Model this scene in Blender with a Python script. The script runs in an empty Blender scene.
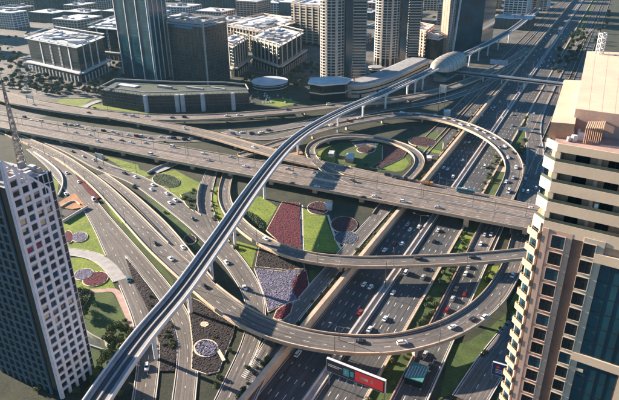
import bpy, bmesh, math, random
from mathutils import Matrix, Vector, noise
random.seed(7)
SC = bpy.context.scene
COL = SC.collection
R_ = math.radians

# ---------------------------------------------------------------- camera
F_, PX, PY, CH = 577.0, 308.5, 199.0, 177.0
_n = Vector((17.5, -1215.0, -F_)).normalized()
_up = -_n
_f = (Vector((0, 0, -1)) - Vector((0, 0, -1)).dot(_up) * _up).normalized()
_r = _f.cross(_up)
ROT = Matrix((_r, _f, _up))          # camera vector -> world vector
cam = bpy.data.cameras.new('camera'); camo = bpy.data.objects.new('camera', cam); COL.objects.link(camo)
cam.sensor_width = 36; cam.sensor_fit = 'HORIZONTAL'; cam.lens = F_ / 619 * 36
cam.shift_x = 1 / 619; cam.shift_y = -1 / 619
cam.clip_start = 1; cam.clip_end = 20000
camo.matrix_world = Matrix.Translation((0, 0, CH)) @ ROT.to_4x4()
SC.camera = camo

# ---------------------------------------------------------------- light
SUN_AZ, SUN_EL = -61.0, 16.8         # azimuth measured from +Y towards +X
w = bpy.data.worlds.new('World'); SC.world = w; w.use_nodes = True
nt = w.node_tree; bg = nt.nodes['Background']
sky = nt.nodes.new('ShaderNodeTexSky'); sky.sky_type = 'NISHITA'; sky.sun_disc = False
sky.sun_elevation = R_(SUN_EL); sky.sun_rotation = R_(SUN_AZ)
sky.air_density = 1.0; sky.dust_density = 1.0; sky.ozone_density = 3.0
tint = nt.nodes.new('ShaderNodeMix'); tint.data_type = 'RGBA'; tint.blend_type = 'MULTIPLY'; tint.inputs[0].default_value = 1; tint.inputs[7].default_value = (.47, .80, 1.0, 1)
nt.links.new(sky.outputs[0], tint.inputs[6]); nt.links.new(tint.outputs[2], bg.inputs[0]); bg.inputs[1].default_value = 0.05
sl = bpy.data.lights.new('sun', 'SUN'); sl.energy = 5.0; sl.angle = R_(0.5); sl.color = (1.0, 0.82, 0.65)
so = bpy.data.objects.new('sun', sl); COL.objects.link(so)
_sd = Vector((math.sin(R_(SUN_AZ)) * math.cos(R_(SUN_EL)), math.cos(R_(SUN_AZ)) * math.cos(R_(SUN_EL)), math.sin(R_(SUN_EL))))
so.rotation_euler = _sd.to_track_quat('Z', 'Y').to_euler()
SC.view_settings.view_transform = 'Standard'; SC.view_settings.look = 'None'
SC.view_settings.exposure = 2.1; SC.view_settings.gamma = 1; SC.view_settings.use_curve_mapping = False
SC.render.engine = 'CYCLES'

# ---------------------------------------------------------------- helpers
def G(x, y, h=0.0):
    """point of the place at height h seen at photo position x, y"""
    d = ROT @ Vector((x - PX, -(y - PY), -F_))
    t = (h - CH) / d.z
    return Vector((d.x * t, d.y * t, h))

def mat(name, c, rough=0.8, var=0.25, scale=0.3, c2=None, metal=0.0, fine=0.0, bump=0.0, spec=0.5, detail=5, streak=0.0):
    m = bpy.data.materials.new(name); m.use_nodes = True
    t = m.node_tree; b = t.nodes['Principled BSDF']
    b.inputs['Roughness'].default_value = rough; b.inputs['Metallic'].default_value = metal
    b.inputs['Specular IOR Level'].default_value = spec
    if var <= 0 and c2 is None:
        b.inputs['Base Color'].default_value = (*c, 1); return m
    tc = t.nodes.new('ShaderNodeNewGeometry')
    n = t.nodes.new('ShaderNodeTexNoise'); n.inputs['Scale'].default_value = scale; n.inputs['Detail'].default_value = detail
    t.links.new(tc.outputs['Position'], n.inputs['Vector'])
    r = t.nodes.new('ShaderNodeValToRGB')
    lo = c2 if c2 else tuple(v * (1 - var) for v in c); hi = c if c2 else tuple(min(1, v * (1 + var)) for v in c)
    r.color_ramp.elements[0].position = .32; r.color_ramp.elements[1].position = .68
    r.color_ramp.elements[0].color = (*lo, 1); r.color_ramp.elements[1].color = (*hi, 1)
    t.links.new(n.outputs['Fac'], r.inputs['Fac'])
    out = r.outputs['Color']
    if fine > 0:
        n2 = t.nodes.new('ShaderNodeTexNoise'); n2.inputs['Scale'].default_value = scale * 9; n2.inputs['Detail'].default_value = 3
        t.links.new(tc.outputs['Position'], n2.inputs['Vector'])
        mp = t.nodes.new('ShaderNodeMapRange'); mp.inputs[1].default_value = .3; mp.inputs[2].default_value = .7
        mp.inputs[3].default_value = 1 - fine; mp.inputs[4].default_value = 1 + fine
        t.links.new(n2.outputs['Fac'], mp.inputs[0])
        mx = t.nodes.new('ShaderNodeMix'); mx.data_type = 'RGBA'; mx.blend_type = 'MULTIPLY'; mx.inputs[0].default_value = 1
        t.links.new(out, mx.inputs[6]); t.links.new(mp.outputs[0], mx.inputs[7]); out = mx.outputs[2]
    if streak > 0:
        uvn = t.nodes.new('ShaderNodeUVMap'); mpn = t.nodes.new('ShaderNodeMapping'); mpn.inputs['Scale'].default_value = (1.05, .013, 1)
        t.links.new(uvn.outputs[0], mpn.inputs[0])
        for sc_, amt, det in ((1.0, streak, 3), (3.1, streak * .6, 2)):
            nn = t.nodes.new('ShaderNodeTexNoise'); nn.inputs['Scale'].default_value = sc_; nn.inputs['Detail'].default_value = det; t.links.new(mpn.outputs[0], nn.inputs['Vector'])
            mp = t.nodes.new('ShaderNodeMapRange'); mp.inputs[1].default_value = .32; mp.inputs[2].default_value = .68; mp.inputs[3].default_value = 1 - amt; mp.inputs[4].default_value = 1 + amt
            t.links.new(nn.outputs['Fac'], mp.inputs[0])
            mx = t.nodes.new('ShaderNodeMix'); mx.data_type = 'RGBA'; mx.blend_type = 'MULTIPLY'; mx.inputs[0].default_value = 1
            t.links.new(out, mx.inputs[6]); t.links.new(mp.outputs[0], mx.inputs[7]); out = mx.outputs[2]
    t.links.new(out, b.inputs['Base Color'])
    if bump > 0:
        bn = t.nodes.new('ShaderNodeBump'); bn.inputs['Strength'].default_value = bump; bn.inputs['Distance'].default_value = .3
        n3 = t.nodes.new('ShaderNodeTexNoise'); n3.inputs['Scale'].default_value = 1.5
        t.links.new(tc.outputs['Position'], n3.inputs['Vector']); t.links.new(n3.outputs['Fac'], bn.inputs['Height'])
        t.links.new(bn.outputs[0], b.inputs['Normal'])
    return m

M = {}
M['asph'] = mat('asphalt', (.052, .054, .056), .85, .28, .06, fine=.12, streak=.42)
M['asph_old'] = mat('worn bridge asphalt', (.155, .128, .110), .85, .18, .06, fine=.12, streak=.38)
M['asph_ramp'] = mat('ramp asphalt', (.100, .090, .083), .85, .2, .07, fine=.12, streak=.42)
M['conc'] = mat('tan concrete', (.50, .38, .27), .85, .16, .25, fine=.12)
M['conc_lt'] = mat('pale concrete', (.58, .52, .46), .8, .12, .3, fine=.08)
M['conc_gr'] = mat('grey concrete', (.30, .29, .28), .85, .15, .3, fine=.1)
M['pink'] = mat('pink paving', (.36, .24, .20), .85, .15, .3, fine=.15)
M['paint'] = mat('white road paint', (.50, .49, .46), .7, .35, .6)
M['ypaint'] = mat('yellow road paint', (.62, .42, .16), .7, .15, 1.0)
M['terr'] = mat('planted ground', (.034, .040, .020), 1, .2, .10, c2=(.012, .018, .012), fine=.35, bump=.4)
M['city'] = mat('city ground', (.13, .12, .11), .95, .3, .025, c2=(.04, .048, .042), fine=.4, detail=9)
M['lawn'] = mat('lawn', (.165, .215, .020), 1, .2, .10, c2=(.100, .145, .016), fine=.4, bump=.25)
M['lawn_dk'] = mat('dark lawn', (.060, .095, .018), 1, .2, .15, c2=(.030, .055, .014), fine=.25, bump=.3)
M['hedge'] = mat('hedge', (.04, .065, .018), 1, .3, .4, c2=(.018, .035, .012), fine=.3, bump=.8)
M['red'] = mat('red flowers', (.105, .010, .022), 1, .3, .5, c2=(.05, .007, .014), fine=.5, bump=.6)
M['maroon'] = mat('maroon flowers', (.075, .016, .026), 1, .3, .5, c2=(.030, .010, .014), fine=.4, bump=.6)
M['soil'] = mat('purple soil bed', (.024, .014, .020), 1, .3, .3, c2=(.009, .006, .009), fine=.4, bump=.8)
M['lilac'] = mat('grey lilac flowers', (.155, .145, .205), 1, .3, .5, c2=(.06, .06, .095), fine=.5, bump=.6)
M['blueb'] = mat('blue grey bed', (.07, .09, .13), 1, .3, .5, c2=(.03, .045, .06), fine=.4, bump=.6)
M['orange_soil'] = mat('orange soil', (.34, .17, .08), 1, .25, .2, fine=.2)
M['rim'] = mat('path edging', (.62, .50, .38), .85, .1, .5)
M['leaf'] = mat('foliage', (.100, .125, .030), .9, .3, .35, c2=(.040, .062, .018))
M['leaf2'] = mat('dark foliage', (.050, .075, .030), .9, .3, .35, c2=(.020, .036, .018))
M['bark'] = mat('bark', (.12, .08, .05), .9, .2, 2)
M['glass'] = mat('dark glass', (.010, .020, .026), .15, .3, .15, spec=.45)
M['glass_b'] = mat('blue glass', (.018, .075, .105), .14, .3, .06, c2=(.008, .034, .050), spec=.45)
M['glass_g'] = mat('grey glass', (.034, .052, .062), .25, .3, .10, c2=(.014, .024, .030), spec=.35)
M['white'] = mat('white cladding', (.56, .56, .56), .6, .08, .2)
M['lilac_clad'] = mat('pale lilac cladding', (.62, .60, .64), .55, .08, .3, fine=.05)
M['cream'] = mat('cream render', (.62, .47, .33), .8, .07, .25, fine=.05)
M['beige'] = mat('beige stone', (.48, .39, .30), .8, .12, .2)
M['pinkst'] = mat('pink stone', (.50, .33, .25), .8, .12, .2, fine=.08)
M['orange'] = mat('orange render', (.46, .28, .17), .8, .12, .25, fine=.08)
M['brownst'] = mat('brown stone', (.135, .085, .068), .8, .15, .25, fine=.1)
M['steel'] = mat('galvanised steel', (.30, .31, .32), .45, .1, 1, metal=.6)
M['pole'] = mat('dark pole', (.07, .065, .06), .5, 0)
M['rail'] = mat('metro track bed', (.055, .065, .080), .8, .25, .3)
M['railst'] = mat('running rail', (.10, .10, .11), .35, 0, metal=.8)
M['vwhite'] = mat('white viaduct concrete', (.62, .62, .62), .7, .08, .3, fine=.06)
M['shell'] = mat('station shell', (.36, .33, .29), .45, .15, .2, metal=.3)
M['balc'] = mat('balcony bands', (.42, .40, .37), .8, .12, .2)
M['tyre'] = mat('tyre', (.015, .015, .015), .9, 0)
M['cglass'] = mat('car glass', (.012, .016, .02), .08, 0, spec=.9)
M['gold'] = mat('weathered pale metal', (.55, .50, .44), .5, .4, .8, c2=(.12, .09, .07), metal=.2)
M['teal'] = mat('teal canvas', (.05, .20, .19), .7, .2, 1)
M['roofg'] = mat('grey roof', (.27, .27, .27), .9, .2, .2, fine=.15)
M['roofgreen'] = mat('dark green roof', (.045, .065, .05), .95, .3, .12)
M['roofw'] = mat('pale roof', (.46, .47, .48), .85, .15, .1, fine=.15)
M['signblue'] = mat('blue sign', (.012, .03, .11), .5, 0)
M['signred'] = mat('red sign', (.55, .03, .04), .5, 0)
M['signteal'] = mat('teal sign', (.02, .25, .30), .5, 0)
M['signdark'] = mat('dark sign', (.02, .022, .035), .5, 0)
M['black'] = mat('black', (.01, .01, .01), .6, 0)
for k, c in dict(cw=(.78, .78, .77), cs=(.42, .43, .45), ck=(.018, .018, .022), cr=(.22, .015, .015), cb=(.03, .07, .20), cg=(.14, .15, .16),
                 cgold=(.45, .33, .16), ct=(.04, .16, .20), co=(.55, .22, .04), cy=(.6, .42, .05)).items():
    M[k] = mat('car paint ' + k, c, .3, 0, spec=.6)

class MB:
    def __init__(s): s.v = []; s.f = []; s.m = []; s.mats = []; s.uv = {}
    def mi(s, m):
        if m not in s.mats: s.mats.append(m)
        return s.mats.index(m)
    def poly(s, pts, m):
        b = len(s.v); s.v += [tuple(p) for p in pts]; s.f.append(tuple(range(b, b + len(pts)))); s.m.append(s.mi(m))
    def hexa(s, p, m):   # p: 4 bottom, 4 top
        b = len(s.v); s.v += [tuple(q) for q in p]; k = s.mi(m)
        for f in ((3, 2, 1, 0), (4, 5, 6, 7), (0, 1, 5, 4), (1, 2, 6, 5), (2, 3, 7, 6), (3, 0, 4, 7)):
            s.f.append(tuple(b + i for i in f)); s.m.append(k)
    def box(s, c, size, m, az=0.0, taper=1.0):
        """c = centre of base, az clockwise from +Y (deg): local y axis points to az"""
        a = R_(az); ux = Vector((math.cos(a), -math.sin(a), 0)); uy = Vector((math.sin(a), math.cos(a), 0)); c = Vector(c)
        x, y, z = size[0] / 2, size[1] / 2, size[2]
        p = [c + ux * i * x + uy * j * y for i, j in ((-1, -1), (1, -1), (1, 1), (-1, 1))]
        q = [c + ux * i * x * taper + uy * j * y * taper + Vector((0, 0, z)) for i, j in ((-1, -1), (1, -1), (1, 1), (-1, 1))]
        s.hexa(p + q, m)
    def prism(s, pts, z0, z1, m, mtop=None, bottom=False):
        pts = [Vector((p[0], p[1], 0)) for p in pts]
        area = sum(pts[i].x * pts[(i + 1) % len(pts)].y - pts[(i + 1) % len(pts)].x * pts[i].y for i in range(len(pts)))
        if area < 0: pts.reverse()
        n = len(pts); b = len(s.v)
        s.v += [(p.x, p.y, z0) for p in pts] + [(p.x, p.y, z1) for p in pts]
        for i in range(n):
            j = (i + 1) % n; s.f.append((b + i, b + j, b + n + j, b + n + i)); s.m.append(s.mi(m))
        s.f.append(tuple(b + n + i for i in range(n))); s.m.append(s.mi(mtop or m))
        if bottom: s.f.append(tuple(b + n - 1 - i for i in range(n))); s.m.append(s.mi(m))
    def tube(s, a, b, r, m, n=6, r2=None):
        a = Vector(a); b = Vector(b); d = (b - a).normalized(); r2 = r if r2 is None else r2
        x = d.cross(Vector((0, 0, 1)) if abs(d.z) < .9 else Vector((1, 0, 0))).normalized(); y = d.cross(x)
        k = len(s.v)
        for p, rr in ((a, r), (b, r2)):
            for i in range(n):
                t = 2 * math.pi * i / n; s.v.append(tuple(p + x * math.cos(t) * rr + y * math.sin(t) * rr))
        for i in range(n):
            j = (i + 1) % n; s.f.append((k + i, k + n + i, k + n + j, k + j)); s.m.append(s.mi(m))
        s.f.append(tuple(k + i for i in range(n))); s.m.append(s.mi(m))
        s.f.append(tuple(k + 2 * n - 1 - i for i in range(n))); s.m.append(s.mi(m))
    def sheet(s, path, o0, o1, dz, m):
        """flat strip along a path between two side offsets (left positive)"""
        run = 0.0
        for i in range(len(path) - 1):
            (p, n), (q, k) = path[i], path[i + 1]; r0 = run; run += (q - p).length
            a0, a1 = (o0(i) if callable(o0) else o0), (o1(i) if callable(o1) else o1)
            b0, b1 = (o0(i + 1) if callable(o0) else o0), (o1(i + 1) if callable(o1) else o1)
            Z = Vector((0, 0, dz))
            s.poly([p + n * a0 + Z, q + k * b0 + Z, q + k * b1 + Z, p + n * a1 + Z] if a0 < a1 or b0 < b1 else [p + n * a1 + Z, q + k * b1 + Z, q + k * b0 + Z, p + n * a0 + Z], m)
            s.uv[len(s.f) - 1] = [(a0, r0), (b0, run), (b1, run), (a1, r0)] if a0 < a1 or b0 < b1 else [(a1, r0), (b1, run), (b0, run), (a0, r0)]
    def rail(s, path, o0, o1, z0, z1, m):
        """closed rectangular section swept along path"""
        b = len(s.v); k = s.mi(m); n = len(path)
        for i, (p, nn) in enumerate(path):
            a0, a1 = (o0(i) if callable(o0) else o0), (o1(i) if callable(o1) else o1)
            for (o, z) in ((a0, z0), (a1, z0), (a1, z1), (a0, z1)):
                s.v.append(tuple(p + nn * o + Vector((0, 0, z))))
        for i in range(n - 1):
            for j in range(4):
                a = b + i * 4 + j; c = b + i * 4 + (j + 1) % 4
                s.f.append((a, a + 4, c + 4, c)); s.m.append(k)
        s.f.append((b, b + 1, b + 2, b + 3)); s.m.append(k)
        e = b + (n - 1) * 4; s.f.append((e + 3, e + 2, e + 1, e)); s.m.append(k)
    def build(s, name, parent=None, smooth=False):
        me = bpy.data.meshes.new(name); me.from_pydata(s.v, [], s.f)
        for m in s.mats: me.materials.append(M[m] if isinstance(m, str) else m)
        me.polygons.foreach_set('material_index', s.m)
        if s.uv:
            lay = me.uv_layers.new(name='road').data
            for fi, uv in s.uv.items():
                for k, li in enumerate(me.polygons[fi].loop_indices): lay[li].uv = uv[k]
        if smooth: me.polygons.foreach_set('use_smooth', [True] * len(s.f))
        me.update()
        o = bpy.data.objects.new(name, me); COL.objects.link(o)
        if parent: o.parent = parent; o.matrix_parent_inverse = parent.matrix_basis.inverted()
        return o

def tag(o, label=None, cat=None, group=None, kind=None):
    if label: o['label'] = label
    if cat: o['category'] = cat
    if group: o['group'] = group
    if kind: o['kind'] = kind
    return o
def thing(name, label, cat, loc=(0, 0, 0), group=None):
    o = bpy.data.objects.new(name, None); COL.objects.link(o); o.location = loc; o.empty_display_size = 1
    return tag(o, label, cat, group)
def clone(o, loc=None, rot=None, scale=None):
    c = o.copy(); COL.objects.link(c)
    for ch in KIDS.get(o.name, []):
        d = ch.copy(); COL.objects.link(d); d.parent = c
    if loc is not None: c.location = loc
    if rot is not None: c.rotation_euler = (0, 0, rot)
    if scale is not None: c.scale = scale
    return c
KIDS = {}

def catmull(P, per=8):
    out = []
    n = len(P)
    for i in range(n - 1):
        a, b, c, d = P[max(i - 1, 0)], P[i], P[i + 1], P[min(i + 2, n - 1)]
        for k in range(per):
            t = k / per
            out.append([.5 * ((2 * b[j]) + (-a[j] + c[j]) * t + (2 * a[j] - 5 * b[j] + 4 * c[j] - d[j]) * t * t + (-a[j] + 3 * b[j] - 3 * c[j] + d[j]) * t ** 3) for j in range(len(b))])
    out.append(list(P[-1])); return out
def path_of(px, step=4.0, smooth=6):
    """px: (x, y, height) trace -> [(point, left normal)] evenly spaced"""
    P = catmull([tuple(G(*p)) for p in px])
    for _ in range(smooth):
        Q = [list(p) for p in P]
        for i in range(2, len(P) - 2):
            for j in range(3): Q[i][j] = (P[i - 2][j] + P[i - 1][j] + P[i][j] + P[i + 1][j] + P[i + 2][j]) / 5
        P = Q
    return resample([Vector(p) for p in P], step)
def resample(P, step):
    out = [P[0]]; acc = 0
    for a, b in zip(P[:-1], P[1:]):
        L = (b - a).length; t = step - acc
        while t <= L:
            out.append(a.lerp(b, t / L)); t += step
        acc = (acc + L) % step if L + acc >= step else acc + L
    if (out[-1] - P[-1]).length > step * .3: out.append(P[-1])
    res = []
    for i, p in enumerate(out):
        d = out[min(i + 1, len(out) - 1)] - out[max(i - 1, 0)]; d.z = 0; d.normalize()
        res.append((p, Vector((-d.y, d.x, 0))))
    return res
ROADS = []     # (path) for car headings
T = 3.0        # level of the gardens left of the highway

def interp(ws, n):
    """per-point width function from list of control widths"""
    if not isinstance(ws, (list, tuple)): return [ws] * n
    return [ws[min(int(i / (n - 1) * (len(ws) - 1)), len(ws) - 2)] * (1 - (i / (n - 1) * (len(ws) - 1)) % 1 if i < n - 1 else 0) + ws[min(int(i / (n - 1) * (len(ws) - 1)) + 1, len(ws) - 1)] * ((i / (n - 1) * (len(ws) - 1)) % 1 if i < n - 1 else 1) for i in range(n)]

def dashes(mb, path, off, dz, w=.18, on=3.0, gap=6.0, m='paint', skip=(0, 0)):
    acc = 0; step = (path[1][0] - path[0][0]).length
    pts = [(p + n * (off(i) if callable(off) else off) + Vector((0, 0, dz)), n) for i, (p, n) in enumerate(path)]
    if gap <= 0:
        for (a, n), (b, k) in zip(pts[:-1], pts[1:]): mb.poly([a - n * w, b - k * w, b + k * w, a + n * w], m)
        return
    pos = 0.0; nxt = 0.0
    for (a, n), (b, k) in zip(pts[:-1], pts[1:]):
        L = (b - a).length
        while nxt < pos + L:
            s0 = max(nxt, pos) - pos; s1 = min(nxt + on, pos + L) - pos
            p = a.lerp(b, s0 / L); q = a.lerp(b, s1 / L)
            if s1 - s0 > .8: mb.poly([p - n * w, q - n * w, q + n * w, p + n * w], m)
            nxt += on + gap
        pos += L

CORR = []      # road corridors: (path, widths)
PEND = []      # edges built once every corridor is known
ZOFF = [0.0]
def covered(p, me):
    for cid, (path, W) in enumerate(CORR):
        if cid == me: continue
        if abs(path[len(path) // 2][0].x - p.x) > 900: continue
        best = None
        for i in range(len(path)):
            q = path[i][0]; d = (q.x - p.x) ** 2 + (q.y - p.y) ** 2
            if best is None or d < best[0]: best = (d, i)
        q, n = path[best[1]]; rel = p - q; lat = abs(rel.x * n.x + rel.y * n.y); lon = abs(rel.x * n.y - rel.y * n.x)
        if lon < 4 and lat < W[best[1]] / 2 - .25 and abs(p.z - q.z) < 1.6: return True
    if 'BN' in globals():
        r_ = (p - B0); o = r_.dot(BN); t = r_.dot(BD)
        if 2.9 < o < 31 and -520 < t < 160 and abs(p.z - BZ) < 1.6: return True
    return False
def runs(path, off, me):
    out = []; cur = []
    for i, (p, n) in enumerate(path):
        if covered(p + n * off(i), me):
            if len(cur) > 1: out.append(cur)
            cur = []
        else: cur.append(i)
    if len(cur) > 1: out.append(cur)
    return out
def edge_job(path, W, me, root, kind, dz=.0, kerb='conc_lt'):
    for sg in (1, -1):
        b = MB(); mk = MB()
        for r in runs(path, lambda i: sg * (W[i] / 2 - .1), me):
            sub = [path[i] for i in r]; ww = [W[i] for i in r]
            if kind == 'bridge': b.rail(sub, (lambda i: ww[i] / 2 - .40) if sg > 0 else (lambda i: -ww[i] / 2), (lambda i: ww[i] / 2) if sg > 0 else (lambda i: -(ww[i] / 2 - .40)), -.9, .95, 'conc')
            else: b.rail(sub, (lambda i: ww[i] / 2) if sg > 0 else (lambda i: -ww[i] / 2 - .35), (lambda i: ww[i] / 2 + .35) if sg > 0 else (lambda i: -ww[i] / 2), -.1, .16 + dz, kerb)
            dashes(mk, sub, lambda i: sg * (ww[i] / 2 - (1.5 if kind == 'bridge' else .7)), dz + .012, w=.09, gap=0)
        if b.v: b.build('parapet' if kind == 'bridge' else 'kerb', root)
        if mk.v: mk.build('edge_line', root)
def bridge(name, label, px, width, lanes, surf='asph_ramp', piers=True, step=4.0, ground=T, thick=1.7, low=None, path=None, pier_step=38, off_lanes=0.0):
    """raised road: deck, two parapets, lane markings and piers"""
    ZOFF[0] += .03
    path = path or path_of([(x, y, h + ZOFF[0]) for x, y, h in px], step); n = len(path); W = interp(width, n)
    CORR.append((path, W)); me_ = len(CORR) - 1
    c0 = path[n // 2][0]
    root = thing(name, label, 'bridge', (c0.x, c0.y, ground))
    d = MB()
    d.rail(path, lambda i: -W[i] / 2, lambda i: W[i] / 2, -.35, -.02, 'conc')
    d.rail(path, lambda i: -W[i] / 2 + 1.2, lambda i: W[i] / 2 - 1.2, -thick, -.36, 'conc_gr')
    d.sheet(path, lambda i: -W[i] / 2 + .42, lambda i: W[i] / 2 - .42, .004, surf)
    d.build('deck', root)
    PEND.append((path, W, me_, root, 'bridge'))
    mk = MB()
    for k in range(1, lanes):
        dashes(mk, path, lambda i, k=k: -W[i] / 2 + 1.8 + (W[i] - 3.6) * k / lanes, .012, w=.13)
    if mk.v: mk.build('lane_markings', root)
    if n > 20:
        for i in range(8, n - 4, 10):
            (p, nn), (q, kk) = path[i], path[i + 1]; dd = (q - p).normalized() * .22; j_ = MB()
            j_.poly([p + nn * (-W[i] / 2 + .5) + Vector((0, 0, .016)), p + nn * (-W[i] / 2 + .5) + dd + Vector((0, 0, .016)), p + nn * (W[i] / 2 - .5) + dd + Vector((0, 0, .016)), p + nn * (W[i] / 2 - .5) + Vector((0, 0, .016))], 'pole'); j_.build('expansion_joint', root)
    if piers:
        acc = pier_step * .5
        for i in range(1, n):
            acc += (path[i][0] - path[i - 1][0]).length
            p, nn = path[i]
            if acc >= pier_step and p.z - thick > ground + 2.2:
                acc = 0
                az = math.degrees(math.atan2(-nn.y, nn.x)); g = ground
                if perp(p) < 21: g = 0
                q_ = perp(p)
                if (3.5 < abs(q_) < 20.5) or (-43.5 < q_ < -30.8) or (low and low(p)): continue
                if q_ < 0: g = 0
                pm = MB(); h = p.z - thick - g
                pm.box((p.x, p.y, g), (2.4, 1.5, h - 1.6), 'conc', az)
                pm.hexa([p + nn * a + Vector((-nn.y, nn.x, 0)) * b + Vector((0, 0, g + h - 1.6 - p.z)) for a, b in ((-1.2, -.75), (1.2, -.75), (1.2, .75), (-1.2, .75))] +
                        [p + nn * a + Vector((-nn.y, nn.x, 0)) * b + Vector((0, 0, g + h - .02 - p.z)) for a, b in ((-W[i] * .32, -.8), (W[i] * .32, -.8), (W[i] * .32, .8), (-W[i] * .32, .8))], 'conc')
                pm.build('pier', root)
    ROADS.append(path)
    return root, path
def ground_road(name, px, width, lanes, surf='asph_ramp', step=4.0, kerb='conc_lt', dz=.02, marks=True):
    ZOFF[0] += .02; dz = .02
    path = path_of([(x, y, h + ZOFF[0]) for x, y, h in px], step); n = len(path); W = interp(width, n)
    CORR.append((path, W)); me_ = len(CORR) - 1
    d = MB(); d.sheet(path, lambda i: -W[i] / 2, lambda i: W[i] / 2, dz, surf)
    o = tag(d.build(name), kind='structure')
    PEND.append((path, W, me_, o, 'ground', dz, kerb))
    if marks:
        mk = MB()
        for q in range(1, lanes): dashes(mk, path, lambda i, q=q: -W[i] / 2 + .7 + (W[i] - 1.4) * q / lanes, dz + .012, w=.13)
        if mk.v: mk.build('lane_markings', o)
    ROADS.append(path); return o, path
def low_wall(name, label, path, off, h, th=.4, m='conc_lt', cat='wall', z0=0):
    b = MB(); b.rail(path, off, off + th, z0, h, m); return tag(b.build(name), label, cat)

# highway frame: s along, o to the left of the median
M0 = Vector((21.97, 223.72, 0)); HD = Vector((.4625, .8866, 0)); HN = Vector((-.8866, .4625, 0)); HAZ = 27.55
def HW(s, o, z=0.0): return M0 + HD * s + HN * o + Vector((0, 0, z))
def perp(p): return (Vector((p.x, p.y, 0)) - M0).dot(HN)
def hpath(s0, s1, o=0, z=0, step=12): 
    n = int((s1 - s0) / step); return [(HW(s0 + (s1 - s0) * i / n, o, z), HN.copy()) for i in range(n + 1)]

# ================================================================ SETTING
g = MB(); S = 9000
g.poly([(-S, -1500, -.3), (S, -1500, -.3), (S, 14000, -.3), (-S, 14000, -.3)], 'city')
tag(g.build('ground'), kind='structure')
# garden terrace left of the highway cutting
g = MB()
g.prism([HW(-330, 22.5), HW(430, 22.5), HW(430, 420), HW(-330, 420)], -.5, T, 'conc_gr', 'terr')
tag(g.build('garden_terrain'), kind='structure')
g = MB(); g.prism([HW(430, 22.5), HW(6000, 22.5), HW(6000, 3500), HW(430, 3500)], -.5, T - .01, 'conc_gr', 'city')
tag(g.build('city_terrain'), kind='structure')
g = MB(); g.prism([HW(-330, 420), HW(430, 420), HW(430, 3500), HW(-330, 3500)], -.5, T - .012, 'conc_gr', 'city')
tag(g.build('district_terrain'), kind='structure')
g = MB(); g.prism([HW(-330, -22.6), HW(2600, -22.6), HW(2600, -150), HW(-330, -110)], -.35, -.02, 'terr')
tag(g.build('verge'), kind='structure')

# highway
hp = hpath(-330, 3800)
g = MB(); g.sheet(hp, -20.6, 20.6, .0, 'asph'); hw = tag(g.build('highway'), kind='structure')
mk = MB(); hpn = hpath(-330, 1500, step=9)
for sgn in (1, -1):
    for k in range(1, 5): dashes(mk, hpn, sgn * (2.6 + 3.55 * k), .012, w=.17, on=3.2, gap=7)
    dashes(mk, hpn, sgn * 2.5, .012, w=.12, gap=0); dashes(mk, hpn, sgn * 20.0, .012, w=.12, gap=0)
mk.build('lane_markings', hw)
g = MB(); g.rail(hp, -1.7, 1.7, -.1, .16, 'conc_gr'); tag(g.build('median_strip'), kind='structure')
for nm, a, b, lb in (('median_barrier', 1.3, 1.75, 'pale concrete barrier along the left edge of the highway median'), ('median_barrier', -1.75, -1.3, 'pale concrete barrier along the right edge of the highway median')):
    b_ = MB(); b_.rail(hp, a, b, .0, 1.0, 'conc_lt'); tag(b_.build(nm), lb, 'barrier')
b_ = MB(); b_.rail(hpath(-330, 420), 20.7, 22.9, -.2, 5.4, 'conc'); tag(b_.build('retaining_wall'), 'broad topped tan retaining wall along the left side of the sunken highway', 'wall')
b_ = MB(); b_.rail(hpath(420, 2500), 21.2, 21.8, -.2, 3.8, 'conc'); tag(b_.build('retaining_wall'), 'long thin tan wall beside the far stretch of the highway', 'wall')
b_ = MB(); b_.rail(hpath(-330, 2500), -21.6, -20.7, -.2, 1.0, 'conc'); tag(b_.build('roadside_wall'), 'low tan wall between the highway right lanes and the shrub strip', 'wall')
# collector road at the right of the highway
cp = hpath(-330, 168); g = MB(); g.sheet(cp, -43.6, -30.6, .0, 'asph'); co = tag(g.build('collector_road'), kind='structure')
mk = MB()
for k in (1, 2): dashes(mk, cp, -30.6 - 13 * k / 3, .012, w=.14)
dashes(mk, cp, -31.3, .012, w=.1, gap=0); dashes(mk, cp, -42.9, .012, w=.1, gap=0); mk.build('lane_markings', co)
for a, lb in ((-30.5, 'low pale wall on the left side of the queue filled collector road'), (-44.2, 'low pale wall on the right side of the queue filled collector road')):
    b_ = MB(); b_.rail(cp, a, a + .5, -.2, 1.0, 'conc_lt' if a < -40 else 'pink'); tag(b_.build('roadside_wall'), lb, 'wall')
g = MB(); g.sheet(hpath(-330, 2200), -30.0, -21.7, .0, 'lawn_dk'); tag(g.build('shrub_strip'), kind='structure')
ROADS.append(hpath(-330, 1800, 10)); ROADS.append(hpath(-330, 1800, -10)); ROADS.append([(p, n) for p, n in hpath(-330, 168, -37)])
# far service roads left and right of the highway
for o0, o1, z, nm in ((26, 36, T, 'service_road'), (40, 50, T, 'service_road'), (-44, -33, 0, 'service_road'), (-60, -50, 0, 'service_road')):
    p_ = hpath(235, 3000, 0, z + .01); g = MB(); g.sheet(p_, o0, o1, 0, 'asph')
    o = tag(g.build(nm), kind='structure'); m_ = MB(); dashes(m_, hpath(235, 1500, 0, z + .01), (o0 + o1) / 2, .012, w=.15); m_.build('lane_markings', o)
    k = MB(); k.rail(p_, o0 - .4, o0, -.1, .5, 'conc'); k.rail(p_, o1, o1 + .4, -.1, .5, 'conc'); k.build('kerb', o)
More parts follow.
